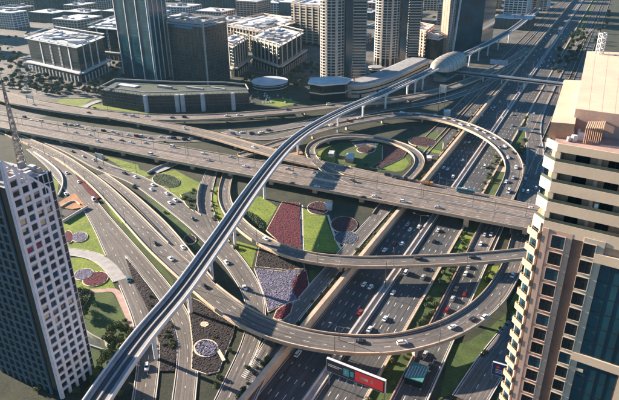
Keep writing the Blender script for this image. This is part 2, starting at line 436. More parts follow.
# tan paved aprons of the far verges
for s0, s1, a, b in ((232, 244, -29.9, -21.8), (300, 318, -49.9, -44.1), (420, 470, -80, -60.2), (190, 280, -92, -72)):
    g = MB(); g.sheet(hpath(s0, s1, 0, .03, step=4), a, b, 0, 'conc'); tag(g.build('pavement'), kind='structure')
# ================================================================ MAIN CROSSING BRIDGE
BD = Vector((.893, -.450, 0)); BN = Vector((.450, .893, 0)); B0 = Vector((44, 348, 0)); BAZ = 116.7; BZ = 9.0
def bpath(t0, t1, o, z=BZ, step=12):
    n = max(2, int(abs(t1 - t0) / step)); return [(B0 + BD * (t0 + (t1 - t0) * i / n) + BN * o + Vector((0, 0, z)), BN.copy()) for i in range(n + 1)]
root = thing('crossing_bridge', 'wide tan crossing bridge with two carriageways spanning the whole interchange', 'bridge', (B0.x, B0.y, T))
bp = bpath(-520, 160, 0)
d = MB(); d.rail(bp, 2.5, 31.5, -.4, -.02, 'conc'); d.rail(bp, 4.5, 29.5, -2.0, -.41, 'conc_gr')
d.sheet(bp, 2.9, 17.6, .004, 'asph_old'); d.sheet(bp, 19.4, 31.1, .004, 'asph_old'); d.sheet(bp, 17.6, 19.4, .008, 'pink'); d.build('deck', root)
for a, b in ((2.5, 2.9), (31.1, 31.5)):
    d = MB(); d.rail(bp, a, b, -1.2, 1.0, 'conc'); d.build('parapet', root)
for a in (17.5, 19.2):
    d = MB(); d.rail(bp, a, a + .25, .0, .8, 'conc_lt'); d.build('median_barrier', root)
mk = MB()
for o in (6.9, 10.4, 13.9, 23.2, 26.8): dashes(mk, bp, o, .014, w=.15)
for o in (3.9, 30.2): dashes(mk, bp, o, .014, w=.1, gap=0)
for o in (16.9, 20.1): dashes(mk, bp, o, .014, w=.1, gap=0, m='ypaint')
mk.build('lane_markings', root)
for t in range(-480, 150, 36):
    for o in (8, 25):
        p = B0 + BD * t + BN * o; g0 = 0 if -48 < perp(p) < 21 else T
        if abs(perp(p)) < 21 and abs(perp(p)) > 4: continue
        if -44 < perp(p) < -30: continue
        d = MB(); d.box((p.x, p.y, g0), (2.0, 3.2, BZ - 2.0 - 1.3 - g0), 'conc', BAZ)
        d.box((p.x, p.y, BZ - 3.3), (2.2, 10, 1.28), 'conc', BAZ); d.build('pier', root)
for t in range(-500, 160, 36):
    for o0, o1 in ((3, 17.4), (19.6, 31)):
        a_ = B0 + BD * t + Vector((0, 0, BZ + .018)); j_ = MB(); j_.poly([a_ + BN * o0, a_ + BN * o0 + BD * .25, a_ + BN * o1 + BD * .25, a_ + BN * o1], 'pole'); j_.build('expansion_joint', root)
ROADS.append(bpath(-520, 160, 10)); ROADS.append(bpath(-520, 160, 25))
# ================================================================ RAMPS AND VIADUCTS
bridge('ramp_bridge', 'tan slip ramp curving down from the left and running beside the crossing bridge', [(95, 112, 9), (120, 117.5, 9), (150, 123, 9), (180, 128, 9), (215, 136, 9), (255, 148, 9), (285, 156.5, 9), (310, 162, 9), (340, 169, 9), (365, 174.8, 9), (405, 183, 9), (450, 192, 9), (489, 200, 9), (536, 210.5, 9), (560, 216, 9)], 12.6, 3, 'asph_old')
bridge('ramp_bridge', 'upper tan bridge sweeping past the foot of the dark podium building', [(-25, 89, 9), (0, 95, 9), (19, 101, 9), (50, 106.5, 9), (85, 112, 9), (115, 115.5, 9), (150, 117.5, 9), (190, 118, 9), (230, 116, 9), (265, 113, 9), (300, 110, 9), (335, 106, 9), (365, 102.5, 9), (400, 99, 8), (440, 91, 7), (475, 79, 5), (505, 64, 3.6), (530, 48, 3.2)], [22, 22, 20, 17, 14, 13, 13, 12, 12, 12], 4, 'asph_old')
bridge('ramp_bridge', 'big arched ramp full of cars that curls over the highway toward the collector road', [(240, 156, 4.5), (262, 149, 6), (290, 139.5, 8), (325, 128.5, 9), (350, 122.5, 9), (374, 118, 9), (405, 114.5, 9), (432, 117, 9), (455, 122, 9), (478, 130.5, 9), (498, 142, 8.5), (511, 155.5, 7.5), (515, 170, 5.5), (511, 183, 3.4), (505, 196, 1.6), (497, 212, .5), (488, 230, .1), (478, 250, .06)], [10, 10, 12, 14, 14, 14, 13, 13, 12], 3, 'asph_ramp')
bridge('ramp_bridge', 'oval loop ramp wrapped round the round flower beds above the crossing bridge', [(352, 182, 9), (330, 172, 9), (316, 162, 9), (309, 152, 8.6), (314, 143, 8), (330, 137.5, 7.4), (350, 136, 6.6), (375, 138, 6), (398, 143.5, 5.4), (414, 151, 4.8), (420.5, 160, 4.2), (417, 169, 3.8), (408, 178, 3.4), (397, 190, 3.1), (385, 205, 3.03), (378, 215, 3.02)], [7, 7.5, 8, 8, 8, 8, 8, 8], 2, 'asph_ramp', pier_step=30)
bridge('ramp_bridge', 'upper curved ramp crossing the sunken highway below the wide bridge', [(230, 166, 3.1), (228, 176, 3.2), (223.5, 190, 3.9), (226, 206, 5), (237, 221, 6.4), (253, 235, 7.6), (275, 247.5, 8.4), (305, 257.5, 9), (340, 261.5, 9), (374, 262.5, 9), (410, 261.5, 9), (450, 260, 9), (489, 257.5, 9), (530, 253.5, 9), (590, 246, 9)], [8.5, 8.5, 9, 10, 10.5, 10.5, 10.5], 2, 'asph_ramp', low=lambda p: p.z < 6)
F_PX = [(-5, 128, 3.1), (10, 134, 3.3), (27, 141, 3.6), (45, 149, 4.2), (62, 158, 4.8), (77, 168, 5.4), (93, 180, 6.2), (108, 193.5, 7), (122, 208, 7.8), (139, 226, 8.6), (157, 245.5, 9), (178, 264.5, 9), (200, 284, 9), (222, 302.5, 9), (245, 318, 9), (270, 329, 9), (296, 337, 9), (330, 343.3, 9), (365, 345.5, 9), (391, 344.5, 9), (416, 340, 9), (443, 332, 8.8), (466, 320.5, 8), (485, 306.5, 6.4), (498, 292, 4.4), (507, 277, 2.4), (513, 264, .9), (517, 250, .2), (522, 232, .12)]
f_root, f_path = bridge('ramp_bridge', 'largest curved ramp sweeping from the left across the foreground and up past the tan tower', F_PX, [8, 8.5, 9, 9, 9.5, 11, 12, 12.5, 12.5, 12.5, 12.5, 12.5, 12, 11, 11], 3, 'asph_ramp', low=lambda p: p.z < 6)
bridge('ramp_bridge', 'narrow ramp with white walls merging from behind into the largest curved ramp', [(101, 174.5, 3.3), (118, 186, 4), (132, 198, 5), (147, 212, 6.2), (161, 226, 7.3), (173, 240, 8.3), (185, 254, 8.9), (196, 267, 8.96), (209, 281, 8.96)], [7, 7, 7.5, 8, 8.5, 8.5, 7, 5], 2, 'asph_ramp', piers=False)
# ground roads left of the highway
ground_road('slip_road', [(20, 129.5, T), (45, 139, T), (75, 151.5, T), (98, 165, T), (120, 173, T), (138, 180, T), (155, 190.5, T), (172, 203, T), (190, 217, T), (208, 233, T), (226, 252, T), (242, 273, T), (254, 295, T), (257, 320, T), (250, 345, T), (238, 372, T), (224, 402, T)], [9, 10, 11, 11, 12, 13, 13, 14, 14, 13, 12, 11, 9, 8, 8], 3, dz=.03)
ground_road('slip_road', [(400, 193, T), (380, 214, T), (363, 233, T), (345, 254, T), (325, 278, T), (305, 300.5, T), (288, 321, T), (273, 343, T), (259, 368, T), (243, 402, T)], [8.5, 8.5, 8.5, 9, 9], 2, dz=.05)
ground_road('slip_road', [(216, 160, T), (211, 172, T), (207, 186, T), (204.5, 198, T), (206, 211, T), (213, 227, T), (222, 243, T)], [8.5, 9, 9, 9], 2, dz=.06)
ground_road('slip_road', [(32, 148, T), (48, 159, T), (60, 169, T), (71, 182, T), (83, 196, T), (94, 211, T), (103, 228, T), (112, 248, T), (122, 268, T), (133, 292, T), (143, 317, T), (149, 342, T), (148, 370, T), (143, 405, T)], [9, 12, 15, 15, 11, 10, 10, 10, 9.5, 9], 2, dz=.02)
ground_road('slip_road', [(93, 203, T), (106, 221, T), (120, 238, T), (134, 255, T), (149, 273, T), (163, 290, T), (176, 309, T), (184, 328, T), (188, 348, T), (187, 372, T), (183, 405, T)], [6, 8, 9, 9, 9, 9], 2, dz=.07)
ground_road('side_road', [(45, 247, T), (62, 251, T), (80, 253, T), (97, 257, T), (110, 266, T), (120, 280, T)], 7, 1, 'conc_gr', dz=.05)
ground_road('queue_road', [(-10, 112, T), (15, 117, T), (45, 123, T), (81, 128, T), (110, 132.5, T), (140, 137, T), (175, 139.5, T), (205, 139, T), (235, 135.5, T), (262, 131, T), (290, 126.5, T), (325, 118.5, T), (360, 110, T), (400, 104, T), (440, 97, T), (480, 82, T)], 13, 3, dz=.03)
ground_road('side_road', [(225, 131, T), (255, 139, T), (280, 136.5, T), (310, 128, T), (340, 120, T), (372, 111, T), (410, 106, T), (450, 99, T), (490, 82, T), (520, 62, T)], 10, 2, dz=.02)
ground_road('side_road', [(100, 100.5, T), (92, 103, T), (83, 107, T), (78, 112, T)], 8, 1, 'conc_gr', dz=.04)
ground_road('side_road', [(19, 86, T), (35, 92, T), (60, 97, T), (90, 97, T), (110, 92, T)], 9, 2, dz=.03)
ground_road('side_road', [(155, 172, T), (164, 168.5, T), (176, 163, T), (188, 158, T)], 6, 1, 'conc_gr', dz=.04)
# roads right of the highway
ground_road('slip_road', [(521, 236, .0), (525, 210, .0), (529.5, 190, .0), (534.5, 170, .0), (536, 152, .0), (533, 136, .0), (534, 120, .0), (541, 103, .0), (551, 84, .0), (561, 66, .0), (574, 46, 0), (590, 28, 0)], [13, 13, 13, 12, 11, 11, 12], 3, dz=.03)
ground_road('side_road', [(468, 402, 0), (484, 376, 0), (499, 354, 0), (515, 334, 0), (535, 312, 0), (560, 288, 0)], 13, 2, dz=.02)

for job in PEND: edge_job(*job)

# ---------------------------------------------------------------- metro viaduct
MP = [(82, 424, 21), (113, 377, 21), (145, 333, 21), (171, 304, 21), (190, 279.5, 21), (209, 252.5, 21), (227, 227, 21), (246, 199, 21), (266, 172, 21), (283, 151, 21), (302, 134, 21), (325, 120, 21), (350, 107.5, 21), (374, 97.5, 21), (404, 83.5, 21), (435, 69, 21), (466, 54, 21), (489, 43, 21), (508, 32.5, 21), (524, 21, 21), (538, 8, 21)]
mp_ = path_of(MP, 5)
root = thing('metro_viaduct', 'long white metro viaduct rising diagonally across the interchange to the domed station', 'viaduct', (mp_[20][0].x, mp_[20][0].y, T))
d = MB(); d.rail(mp_, -5.0, 5.0, -.5, -.02, 'vwhite'); d.rail(mp_, -2.6, 2.6, -2.3, -.51, 'vwhite'); d.build('deck', root)
for sg in (1, -1):
    d = MB(); d.rail(mp_, *((4.55, 5.0) if sg > 0 else (-5.0, -4.55)), -.9, 1.3, 'vwhite'); d.build('parapet', root)
    d = MB(); d.rail(mp_, *((2.9, 3.9) if sg > 0 else (-3.9, -2.9)), .0, .62, 'conc_gr'); d.build('cable_trough', root)
    d = MB(); d.sheet(mp_, *((.55, 2.8) if sg > 0 else (-2.8, -.55)), .05, 'rail')
    for o in (.95, 2.4): d.rail(mp_, sg * o - .06, sg * o + .06, .06, .26, 'railst')
    d.rail(mp_, sg * 1.67 - .12, sg * 1.67 + .12, .06, .16, 'railst'); d.build('track', root)
d = MB(); d.rail(mp_, -.35, .35, .0, .45, 'conc_gr'); d.build('walkway', root)
for px, py in ((163, 360), (193, 316), (219, 281), (240, 243), (263, 198), (302, 158), (336, 132), (355, 119), (378, 108), (398, 97), (409, 93), (420, 89), (476, 66), (484, 61), (491, 56), (500, 50), (512, 43)):
    # nearest point of the viaduct to the pier foot
    gq = G(px, py, T)
    i = min(range(len(mp_)), key=lambda i: (mp_[i][0].x - gq.x) ** 2 + (mp_[i][0].y - gq.y) ** 2)
    p, n = mp_[i]; az = math.degrees(math.atan2(-n.y, n.x)); d = MB()
    d.tube((p.x, p.y, T - .2), (p.x, p.y, 16.2), .95, 'vwhite', 12)
    fw = Vector((-n.y, n.x, 0))
    d.hexa([Vector((p.x, p.y, 15.4)) + n * a + fw * b for a, b in ((-.9, -.8), (.9, -.8), (.9, .8), (-.9, .8))] + [Vector((p.x, p.y, 18.69)) + n * a + fw * b for a, b in ((-2.7, -.9), (2.7, -.9), (2.7, .9), (-2.7, .9))], 'vwhite')
    d.build('pier', root)

# ================================================================ GARDENS
def smooth_poly(pts, per=5):
    n = len(pts); out = []
    for i in range(n):
        a, b, c, d = pts[i - 1], pts[i], pts[(i + 1) % n], pts[(i + 2) % n]
        for k in range(per):
            t = k / per
            out.append(tuple(.5 * ((2 * b[j]) + (-a[j] + c[j]) * t + (2 * a[j] - 5 * b[j] + 4 * c[j] - d[j]) * t * t + (-a[j] + 3 * b[j] - 3 * c[j] + d[j]) * t ** 3) for j in (0, 1)))
    return out
def ell(cx, cy, rx, ry, rot=0, n=28):
    a = R_(rot); return [(cx + rx * math.cos(t) * math.cos(a) - ry * math.sin(t) * math.sin(a), cy + rx * math.cos(t) * math.sin(a) + ry * math.sin(t) * math.cos(a)) for t in [2 * math.pi * i / n for i in range(n)]]
def inset(P, d):
    out = []; n = len(P)
    area = sum(P[i].x * P[(i + 1) % n].y - P[(i + 1) % n].x * P[i].y for i in range(n)); sg = 1 if area > 0 else -1
    for i in range(n):
        a, b, c = P[i - 1], P[i], P[(i + 1) % n]
        e = (b - a).normalized() + (c - b).normalized(); e.normalize(); nn = Vector((-e.y, e.x, 0)) * sg; out.append(b + nn * d)
    return out
def inside(P, x, y):
    c = False; n = len(P)
    for i in range(n):
        a, b = P[i], P[i - 1]
        if (a.y > y) != (b.y > y) and x < (b.x - a.x) * (y - a.y) / (b.y - a.y) + a.x: c = not c
    return c
TONES = {}
def tones(m):
    if m not in TONES:
        TONES[m] = [m]
        for k, f in enumerate((.55, 1.5)):
            c = {'red': (.10, .009, .021), 'maroon': (.042, .011, .019), 'soil': (.017, .011, .015), 'lilac': (.13, .125, .175), 'blueb': (.055, .07, .10), 'hedge': (.035, .055, .018), 'rim': (.5, .4, .3), 'orange_soil': (.34, .17, .08)}[m]
            if k == 1 and m in ('soil', 'maroon'): c = tuple(a * .6 + b * .4 for a, b in zip(c, (.03, .04, .025)))
            M[m + '_t%d' % k] = mat(m + ' tone', tuple(min(1, v * f) for v in c), 1, .25, 1.2, fine=.3); TONES[m].append(m + '_t%d' % k)
    return TONES[m]
def bumpy(P, m, base, amp, step, name, parent=None):
    """planted surface: a fine lumpy mesh clipped to the outline"""
    xs = [p.x for p in P]; ys = [p.y for p in P]; mb = MB(); TM = tones(m); tw = (6, 3, 2); br = random.Random(len(P)); pool = [t for t, k in zip(TM, tw) for _ in range(k)]
    x0, x1, y0, y1 = min(xs), max(xs), min(ys), max(ys)
    nx = int((x1 - x0) / step) + 2; ny = int((y1 - y0) / step) + 2
    def hh(i, j):
        x = x0 + i * step; y = y0 + j * step
        v = noise.noise(Vector((x * 1.7, y * 1.7, base * 7))) * .6 + noise.noise(Vector((x * 5.3, y * 5.3, 3))) * .8
        return (x, y, base + amp * (v + .5))
    for i in range(nx):
        for j in range(ny):
            if inside(P, x0 + (i + .5) * step, y0 + (j + .5) * step): mb.poly([hh(i, j), hh(i + 1, j), hh(i + 1, j + 1), hh(i, j + 1)], br.choice(pool))
    return mb.build(name, parent)
def bed(label, pts, m, h=T, rim='rim', amp=.45, smooth=False, name='flower_bed', rimw=.55, lvl=.12):
    q = smooth_poly(pts) if smooth else pts
    _lz[0] += 1; lvl += .18 + .004 * _lz[0]
    P = [G(x, y, h) for x, y in q]
    root = thing(name, label, name.replace('_', ' '), (P[0].x, P[0].y, h))
    b = MB(); b.prism(P, h - .1, h + lvl, rim or m); b.build('edging', root)
    I = inset(P, rimw) if rim else P
    b = MB(); b.prism(I, h, h + lvl + .05, m); b.build('planting_base', root)
    if amp > 0: bumpy(I, m, h + lvl + .06, amp * .55, .5, 'plants', root)
    return root
_lz = [0]
def lawn(pts, m='lawn', h=T, dz=.05, name='lawn'):
    _lz[0] += 1; dz = .035 + .0045 * _lz[0] if h == T else dz + .004 * _lz[0]
    P = [G(x, y, h) for x, y in pts]; b = MB(); b.prism(P, h - .05, h + dz, m); return tag(b.build(name), kind='structure')
# lawns
lawn([(241, 193), (262, 197), (277, 207), (264, 231), (250, 226), (241, 215)])
lawn([(300.5, 203), (309, 213), (325, 216), (333, 237), (342, 253), (302, 251)])
lawn([(233, 240), (257, 247), (251.5, 268), (246, 262), (238, 252)])
lawn([(321, 269), (309, 271), (311, 285)], 'lawn_dk')
lawn([(60, 224), (87, 208.5), (95, 217), (100, 228), (112, 262.5), (103, 255), (92, 251), (60, 247)])
lawn([(60, 259), (80, 257.5), (95, 262), (107, 273), (115.5, 288), (92, 291), (66, 287)])
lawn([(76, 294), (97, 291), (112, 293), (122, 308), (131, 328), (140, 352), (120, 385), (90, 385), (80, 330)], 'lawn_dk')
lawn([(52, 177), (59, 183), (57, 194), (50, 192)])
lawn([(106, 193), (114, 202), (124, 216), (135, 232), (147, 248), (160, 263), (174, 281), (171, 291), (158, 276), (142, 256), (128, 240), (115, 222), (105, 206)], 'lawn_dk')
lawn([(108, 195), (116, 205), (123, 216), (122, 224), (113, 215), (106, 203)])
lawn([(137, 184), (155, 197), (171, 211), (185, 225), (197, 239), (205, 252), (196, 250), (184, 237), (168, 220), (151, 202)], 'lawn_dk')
lawn([(148, 180), (160, 173), (175, 170), (190, 178), (200, 183), (197, 196), (193, 212), (180, 203), (165, 190)])
lawn([(120, 166), (145, 171), (150, 176), (140, 178), (128, 172)])
lawn([(104, 156), (120, 160), (138, 165), (140, 170), (118, 165)])
lawn([(208, 187), (219, 187), (217, 202), (224, 216), (231, 228), (222, 235), (213, 219), (208, 204)])
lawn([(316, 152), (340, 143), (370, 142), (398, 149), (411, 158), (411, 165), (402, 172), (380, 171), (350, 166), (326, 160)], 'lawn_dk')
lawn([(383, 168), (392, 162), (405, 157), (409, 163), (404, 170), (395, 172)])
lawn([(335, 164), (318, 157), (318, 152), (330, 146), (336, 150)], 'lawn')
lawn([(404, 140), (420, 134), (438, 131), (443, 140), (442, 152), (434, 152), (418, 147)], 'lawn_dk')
lawn([(413, 145), (441, 151), (440, 154), (430, 152)])
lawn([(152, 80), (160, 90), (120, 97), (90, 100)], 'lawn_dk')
lawn([(56, 103), (62, 104), (78, 108), (84, 105), (92, 99), (60, 99)])
lawn([(88, 104), (92, 108), (148, 114), (150, 112), (110, 105)], 'lawn')
lawn([(270, 99), (285, 98), (300, 103), (280, 107), (262, 104)], 'lawn')
for pts, m in (([(450, 346), (470, 341), (492, 326), (508, 312), (517, 330), (498, 345), (480, 365), (468, 385), (440, 400)], 'lawn_dk'), ([(508, 308), (515, 293), (521, 284), (531, 290), (528, 315), (515, 326)], 'lawn'),
               ([(489, 266), (499, 266), (497, 276), (487, 289), (474, 300), (478, 285)], 'lawn'), ([(454, 248), (463, 234), (474, 238), (465, 250)], 'lawn'), ([(427, 297), (436, 284), (448, 266), (456, 268), (440, 300), (430, 318), (420, 330)], 'lawn_dk')):
    lawn(pts, m, 0, .05)
# flower beds
bed('large crimson flower bed between two lawns under the wide bridge', [(282, 202), (300, 203.5), (301.5, 250), (282, 246), (266, 231)], 'red', amp=.35)
bed('dark oval flower bed beside the lawn at the bridge shadow edge', ell(318, 208.5, 11, 6.5), 'maroon')
bed('round dark red flower bed right of the tall lawn', ell(344, 225, 13.5, 8.2), 'maroon')
bed('round blue grey bed tucked against the curved ramp', ell(346, 238, 12, 7), 'blueb')
bed('almost black planting bed under the upper curved ramp', [(259, 247), (282, 253), (303, 259), (305, 269), (283, 270), (255, 267)], 'soil')
bed('pale lilac planting bed left of the crimson half round bed', [(254, 269), (283, 271.5), (303, 270), (298, 275), (293, 285), (295, 294), (300, 300), (290, 303), (277, 308), (268, 313), (264, 297)], 'lilac')
bed('crimson half round flower bed beside the shaded slip road', [(306.5, 271), (309.5, 286), (297, 300.5), (291.5, 294), (290.5, 283), (298, 275)], 'red')
bed('small crimson bed peeping over the largest ramp', [(293.5, 304), (291, 314), (283, 321), (273, 319), (276, 311), (283, 306)], 'red')
bed('dark purple planting bed holding the grey oval at the bottom', [(186, 296), (199, 301), (216, 313), (235, 326), (233, 336), (224, 358), (219, 372), (206, 375), (191, 370), (192, 345), (190, 325)], 'soil')
b_ = bed('grey stone oval ringed by a tan path at the bottom', ell(206, 349.5, 12.5, 9), 'lilac', rimw=.8, lvl=.5, amp=.7)
bed('small sandy patch in the dark planting above the grey oval', ell(204.5, 325.5, 4, 2.6), 'rim', rim=None, amp=.3, name='sandy_patch', lvl=.3)
bed('dark planting strip left of the white metro piers', [(126, 259), (134, 268), (147, 286), (160, 304), (172, 324), (177, 345), (175, 372), (160, 372), (160, 345), (153, 322), (144, 302), (134, 283)], 'soil', rim=None)
bed('blue grey oval bed in the upper lawn beside the gridded tower', ell(79.5, 237.5, 8.6, 5, -8), 'lilac', amp=.3)
bed('small crimson round bed touching the gridded tower', ell(68.5, 237.5, 5, 6.5), 'red', amp=.3)
bed('crimson oval bed in the lower left lawn', ell(95.5, 279.5, 13.5, 7, -14), 'red', amp=.3)
bed('grey oval bed in the lower left lawn', ell(84, 275, 10.5, 5.8, -12), 'lilac', amp=.3, lvl=.2)
bed('narrow red flower strip between the slip road and the ramp', [(71, 167), (76, 172), (84, 181), (92, 189), (100, 198), (96, 200), (88, 193), (80, 183)], 'red', rim=None, amp=.3)
bed('olive oval planting in the lawn left of the wide bridge', ell(166, 181, 14, 6.5, 8), 'hedge')
bed('dark striped hedge bed beside the curved slip road', [(180, 195), (196, 190), (197, 204), (194, 212), (186, 206)], 'hedge', name='hedge_bed')
bed('ring shaped dark bed between the merging ramps', ell(190, 240, 6.5, 4.8), 'soil')
bed('large wine red fan shaped bed inside the oval loop ramp', [(383, 142.5), (407, 152), (403, 158), (391, 164), (378, 169.5), (370, 168), (382, 160), (382, 151)], 'maroon')
bed('small oval maroon bed inside the oval loop ramp', ell(366, 150, 9.5, 3.6), 'maroon')
bed('oval maroon bed in the lawn right of the loop ramp', ell(422, 142, 14, 4.8, 3), 'maroon')
bed('sickle shaped blue grey bed inside the oval loop ramp', [(352, 143), (365, 140.5), (379, 143), (377, 147), (366, 144.8), (356, 147)], 'blueb')
bed('curved striped hedge beside the lower left lawn', [(77, 291), (90, 290), (91, 297), (84, 310), (77, 309)], 'hedge', rim=None, name='hedge_bed', amp=1.2)
bed('orange soil patch behind the metro piers', [(290, 148), (300, 149), (303, 154), (293, 156), (288, 153)], 'orange_soil', rim=None, amp=.1, name='soil_patch')
bed('dark shrub patch on the lawn left of the crimson bed', [(244, 211), (253, 214), (263, 222), (264, 230), (252, 226), (244, 220)], 'hedge', rim=None, name='hedge_bed', amp=1.0)
bed('orange paved triangle in front of the underpass mouth', [(59, 203), (75, 193), (86, 207), (72, 210), (61, 208)], 'orange_soil', rim=None, amp=0, name='paved_triangle', lvl=.07)
# paths
def footpath(px, wd, m='rim', h=T, dz=.10, name='path'):
    pa = path_of([(x, y, h) for x, y in px], 3, 2); b = MB(); b.sheet(pa, -wd / 2, wd / 2, dz, m); return tag(b.build(name), kind='structure')
footpath([(218, 351), (221, 356), (224, 362)], 1.6, dz=.8)
footpath([(80, 291), (100, 291), (115, 290), (121, 300), (128, 315), (137, 336), (141, 352)], 3.2, 'pink')
footpath([(93, 213), (99, 225), (105, 242), (112, 262), (117, 280)], 1.6, 'conc_lt')
footpath([(328, 215), (335, 238), (343, 252)], 1.4, 'rim')
footpath([(345, 175), (352, 163), (356, 155), (347, 150), (334, 148)], 1.4, 'rim')
footpath([(437, 131), (441, 138), (443, 146), (440, 153)], 1.4, 'rim')
footpath([(305, 270), (308, 287)], 1.2); footpath([(302, 205), (303, 250)], 1.3)
# underpass trough and curved retaining walls at the left
def pxwall(label, px, z0, z1, th=.5, m='conc_lt', name='retaining_wall', h=T):
    pa = path_of([(x, y, h) for x, y in px], 3, 2); pa = [(Vector((p.x, p.y, 0)), n) for p, n in pa]
    b = MB(); b.rail(pa, -th / 2, th / 2, z0, z1, m); return tag(b.build(name), label, 'wall')
pxwall('curved pale retaining wall sweeping round beside the gridded tower', [(34, 153), (46, 161), (57, 170), (62.5, 178), (62.5, 188), (58, 197)], T - .1, T + 1.6, .7)
pxwall('pale wall above the dark underpass mouth', [(61, 208), (73, 201.5), (80, 205.5)], T, T + 1.4)
pxwall('long pale wall between the underpass and the upper lawn', [(63, 223), (76, 215), (88, 208)], T, T + 2.0, .6)
pxwall('pale curved wall round the sunken ramp by the trees', [(83, 331), (90, 337), (99, 342), (107, 346), (109, 351)], T, T + 2.5, .6, 'conc_gr')
pxwall('low wall of the sunken ramp beside the gridded tower', [(86, 345), (95, 348), (104, 351)], T, T + 1.0, .6, 'conc_gr')
b = MB(); b.prism([G(x, y, T) for x, y in ((62, 211), (74, 204), (82, 207), (62, 219))], T - .1, T + .06, 'asph'); tag(b.build('underpass_floor'), kind='structure')
b = MB(); b.prism([G(x, y, T) for x, y in ((82, 336), (99, 344), (106, 350), (92, 347))], T - .1, T + .08, 'blueb'); tag(b.build('sunken_ramp'), kind='structure')
pxwall('curved blue shaded wall along the hooked slip road', [(201, 184), (198, 194), (197.5, 205), (199, 213)], T, T + 2.2, .5, 'conc_gr')
pxwall('pale curved wall of the small underpass left of the wide bridge', [(147, 174), (156, 169), (169, 163.5)], T, T + 1.6, .5)
# ================================================================ TOWERS IN THE FOREGROUND
def azv(a): return Vector((math.sin(R_(a)), math.cos(R_(a)), 0))
class Frame:
    """local wall frame: s along az, d outward (right of az is outward when flip), z up"""
    def __init__(f, C, az, out): f.C = Vector((C[0], C[1], 0)); f.u = azv(az); f.o = azv(out)
    def p(f, s, d, z): return f.C + f.u * s + f.o * d + Vector((0, 0, z))
    def box(f, mb, s0, s1, d0, d1, z0, z1, m, zt0=None, zt1=None):
        a = z1 if zt0 is None else zt0; b = z1 if zt1 is None else zt1
        mb.hexa([f.p(s0, d0, z0), f.p(s1, d0, z0), f.p(s1, d1, z0), f.p(s0, d1, z0), f.p(s0, d0, a), f.p(s1, d0, b), f.p(s1, d1, b), f.p(s0, d1, a)], m)
# --- gridded tower, bottom left
LC = (-101.94, 178.9)
fr = Frame(LC, 27, 117)
root = thing('gridded_tower', 'pale tower with a square window grid and lattice spire at the left edge', 'tower', (LC[0], LC[1], T))
b = MB(); P4 = [fr.p(.3, -.5, 0), fr.p(17.4, -.5, 0), fr.p(17.4, -38, 0), fr.p(.3, -38, 0)]; b.prism(P4, T, 97.2, 'glass', 'roofg'); b.build('walls', root)
def ztop(s): return 108.1 - 1.035 * s
b = MB(); piers = [.55, 4.42, 8.2, 11.95, 15.65]
for k, s_ in enumerate(piers):
    w_ = .55 if k in (0, 4) else .62; z1 = ztop(s_ + w_) + .3
    fr.box(b, s_ - w_, s_ + w_, -.3, .35, T, 0, 'lilac_clad', ztop(s_ - w_), ztop(s_ + w_))
for i in range(2, 30):
    z = 78.0 - 3.735 * (i - 9); 
    if z < 4: continue
    for k in range(4):
        a, c = piers[k] + .6, piers[k + 1] - .6; lim = (108.1 - z - 1.2) / 1.035
        if lim > a: fr.box(b, a, min(c, lim), -.3, .30, z - .58, z + .58, 'lilac_clad')
fr.box(b, 0, 16.2, -.32, .38, 0, 0, 'lilac_clad', 0, 0)
for k in range(4):
    a, c = piers[k] + .6, piers[k + 1] - .6
    b.hexa([fr.p(a, -.3, ztop(a) - 1.2), fr.p(c, -.3, ztop(c) - 1.2), fr.p(c, .3, ztop(c) - 1.2), fr.p(a, .3, ztop(a) - 1.2), fr.p(a, -.3, ztop(a)), fr.p(c, -.3, ztop(c)), fr.p(c, .3, ztop(c)), fr.p(a, .3, ztop(a))], 'lilac_clad')
b.build('window_grid', root)
blind = mat('warm reflection panels', (.50, .40, .26), .7, .2, 1.5); blindr = mat('crimson curtains', (.22, .03, .06), .8, .2, 1)
rr = random.Random(5); nwin = 0
for i in range(3, 28):
    z = 79.87 - 3.735 * (i - 8)
    if z < 12: continue
    for k in range(4):
        a, c = piers[k] + .62, piers[k + 1] - .62
        if ztop(c) < z + 2.6: continue
        b = MB(); fr.box(b, a, c, -.45, -.28, z - 1.3, z + 1.3, rr.choice(['glass', 'glass', 'glass_b', 'glass_g', 'black']))  # random pane colours stand in for sky reflections
        if rr.random() < .45: fr.box(b, a + .06, c - .06, -.275, -.25, z + 1.3 - rr.uniform(.3, 1.5), z + 1.25, 'roofg')
        t = rr.random(); hot = i in (7, 17, 18, 19) 
        if (t < .5 and hot) or t < .06: fr.box(b, a + .1, c - .1 - (c - a) * .4 * rr.random(), -.27, -.22, z - 1.25 + 1.3 * rr.random(), z + 1.2, blind)  # warm panels painted in as reflections on the glass
        elif i == 10 and k < 2: fr.box(b, a + .2, c - .2, -.27, -.22, z - 1.25, z + .5, blindr)
        if nwin < 96: b.build('window', root); nwin += 1
b = MB()   # glazed corner bay with thin mullions
fr.box(b, 16.25, 17.9, -6, .1, T, 97.0, 'glass')
for i in range(1, 27):
    z = 97 - 3.735 * i; 
    if z > 4: fr.box(b, 16.2, 18.0, -6.1, .2, z - .12, z + .12, 'lilac_clad')
for s_ in (16.25, 17.95): fr.box(b, s_ - .1, s_ + .1, -.2, .25, T, 97.4, 'lilac_clad')
for s_ in (12.2, 14.2, 16.2):
    fr.box(b, s_ - .1, s_ + .1, -.3, .1, 84, 97.4, 'lilac_clad')
for z in (93.5, 97.3): fr.box(b, 11.6, 16.2, -.3, .12, z - .15, z + .15, 'lilac_clad')
b.build('corner_bay', root)
f2 = Frame(LC, -63, 207)   # shaded side; the shade is put into its dark cladding colour
b = MB(); dk = mat('shade-darkened side cladding', (.045, .09, .12), .6, .15, .2)
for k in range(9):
    s_ = 6 + 3.75 * k; f2.box(b, s_ - .55, s_ + .55, -.3, .25, T, 104, dk)
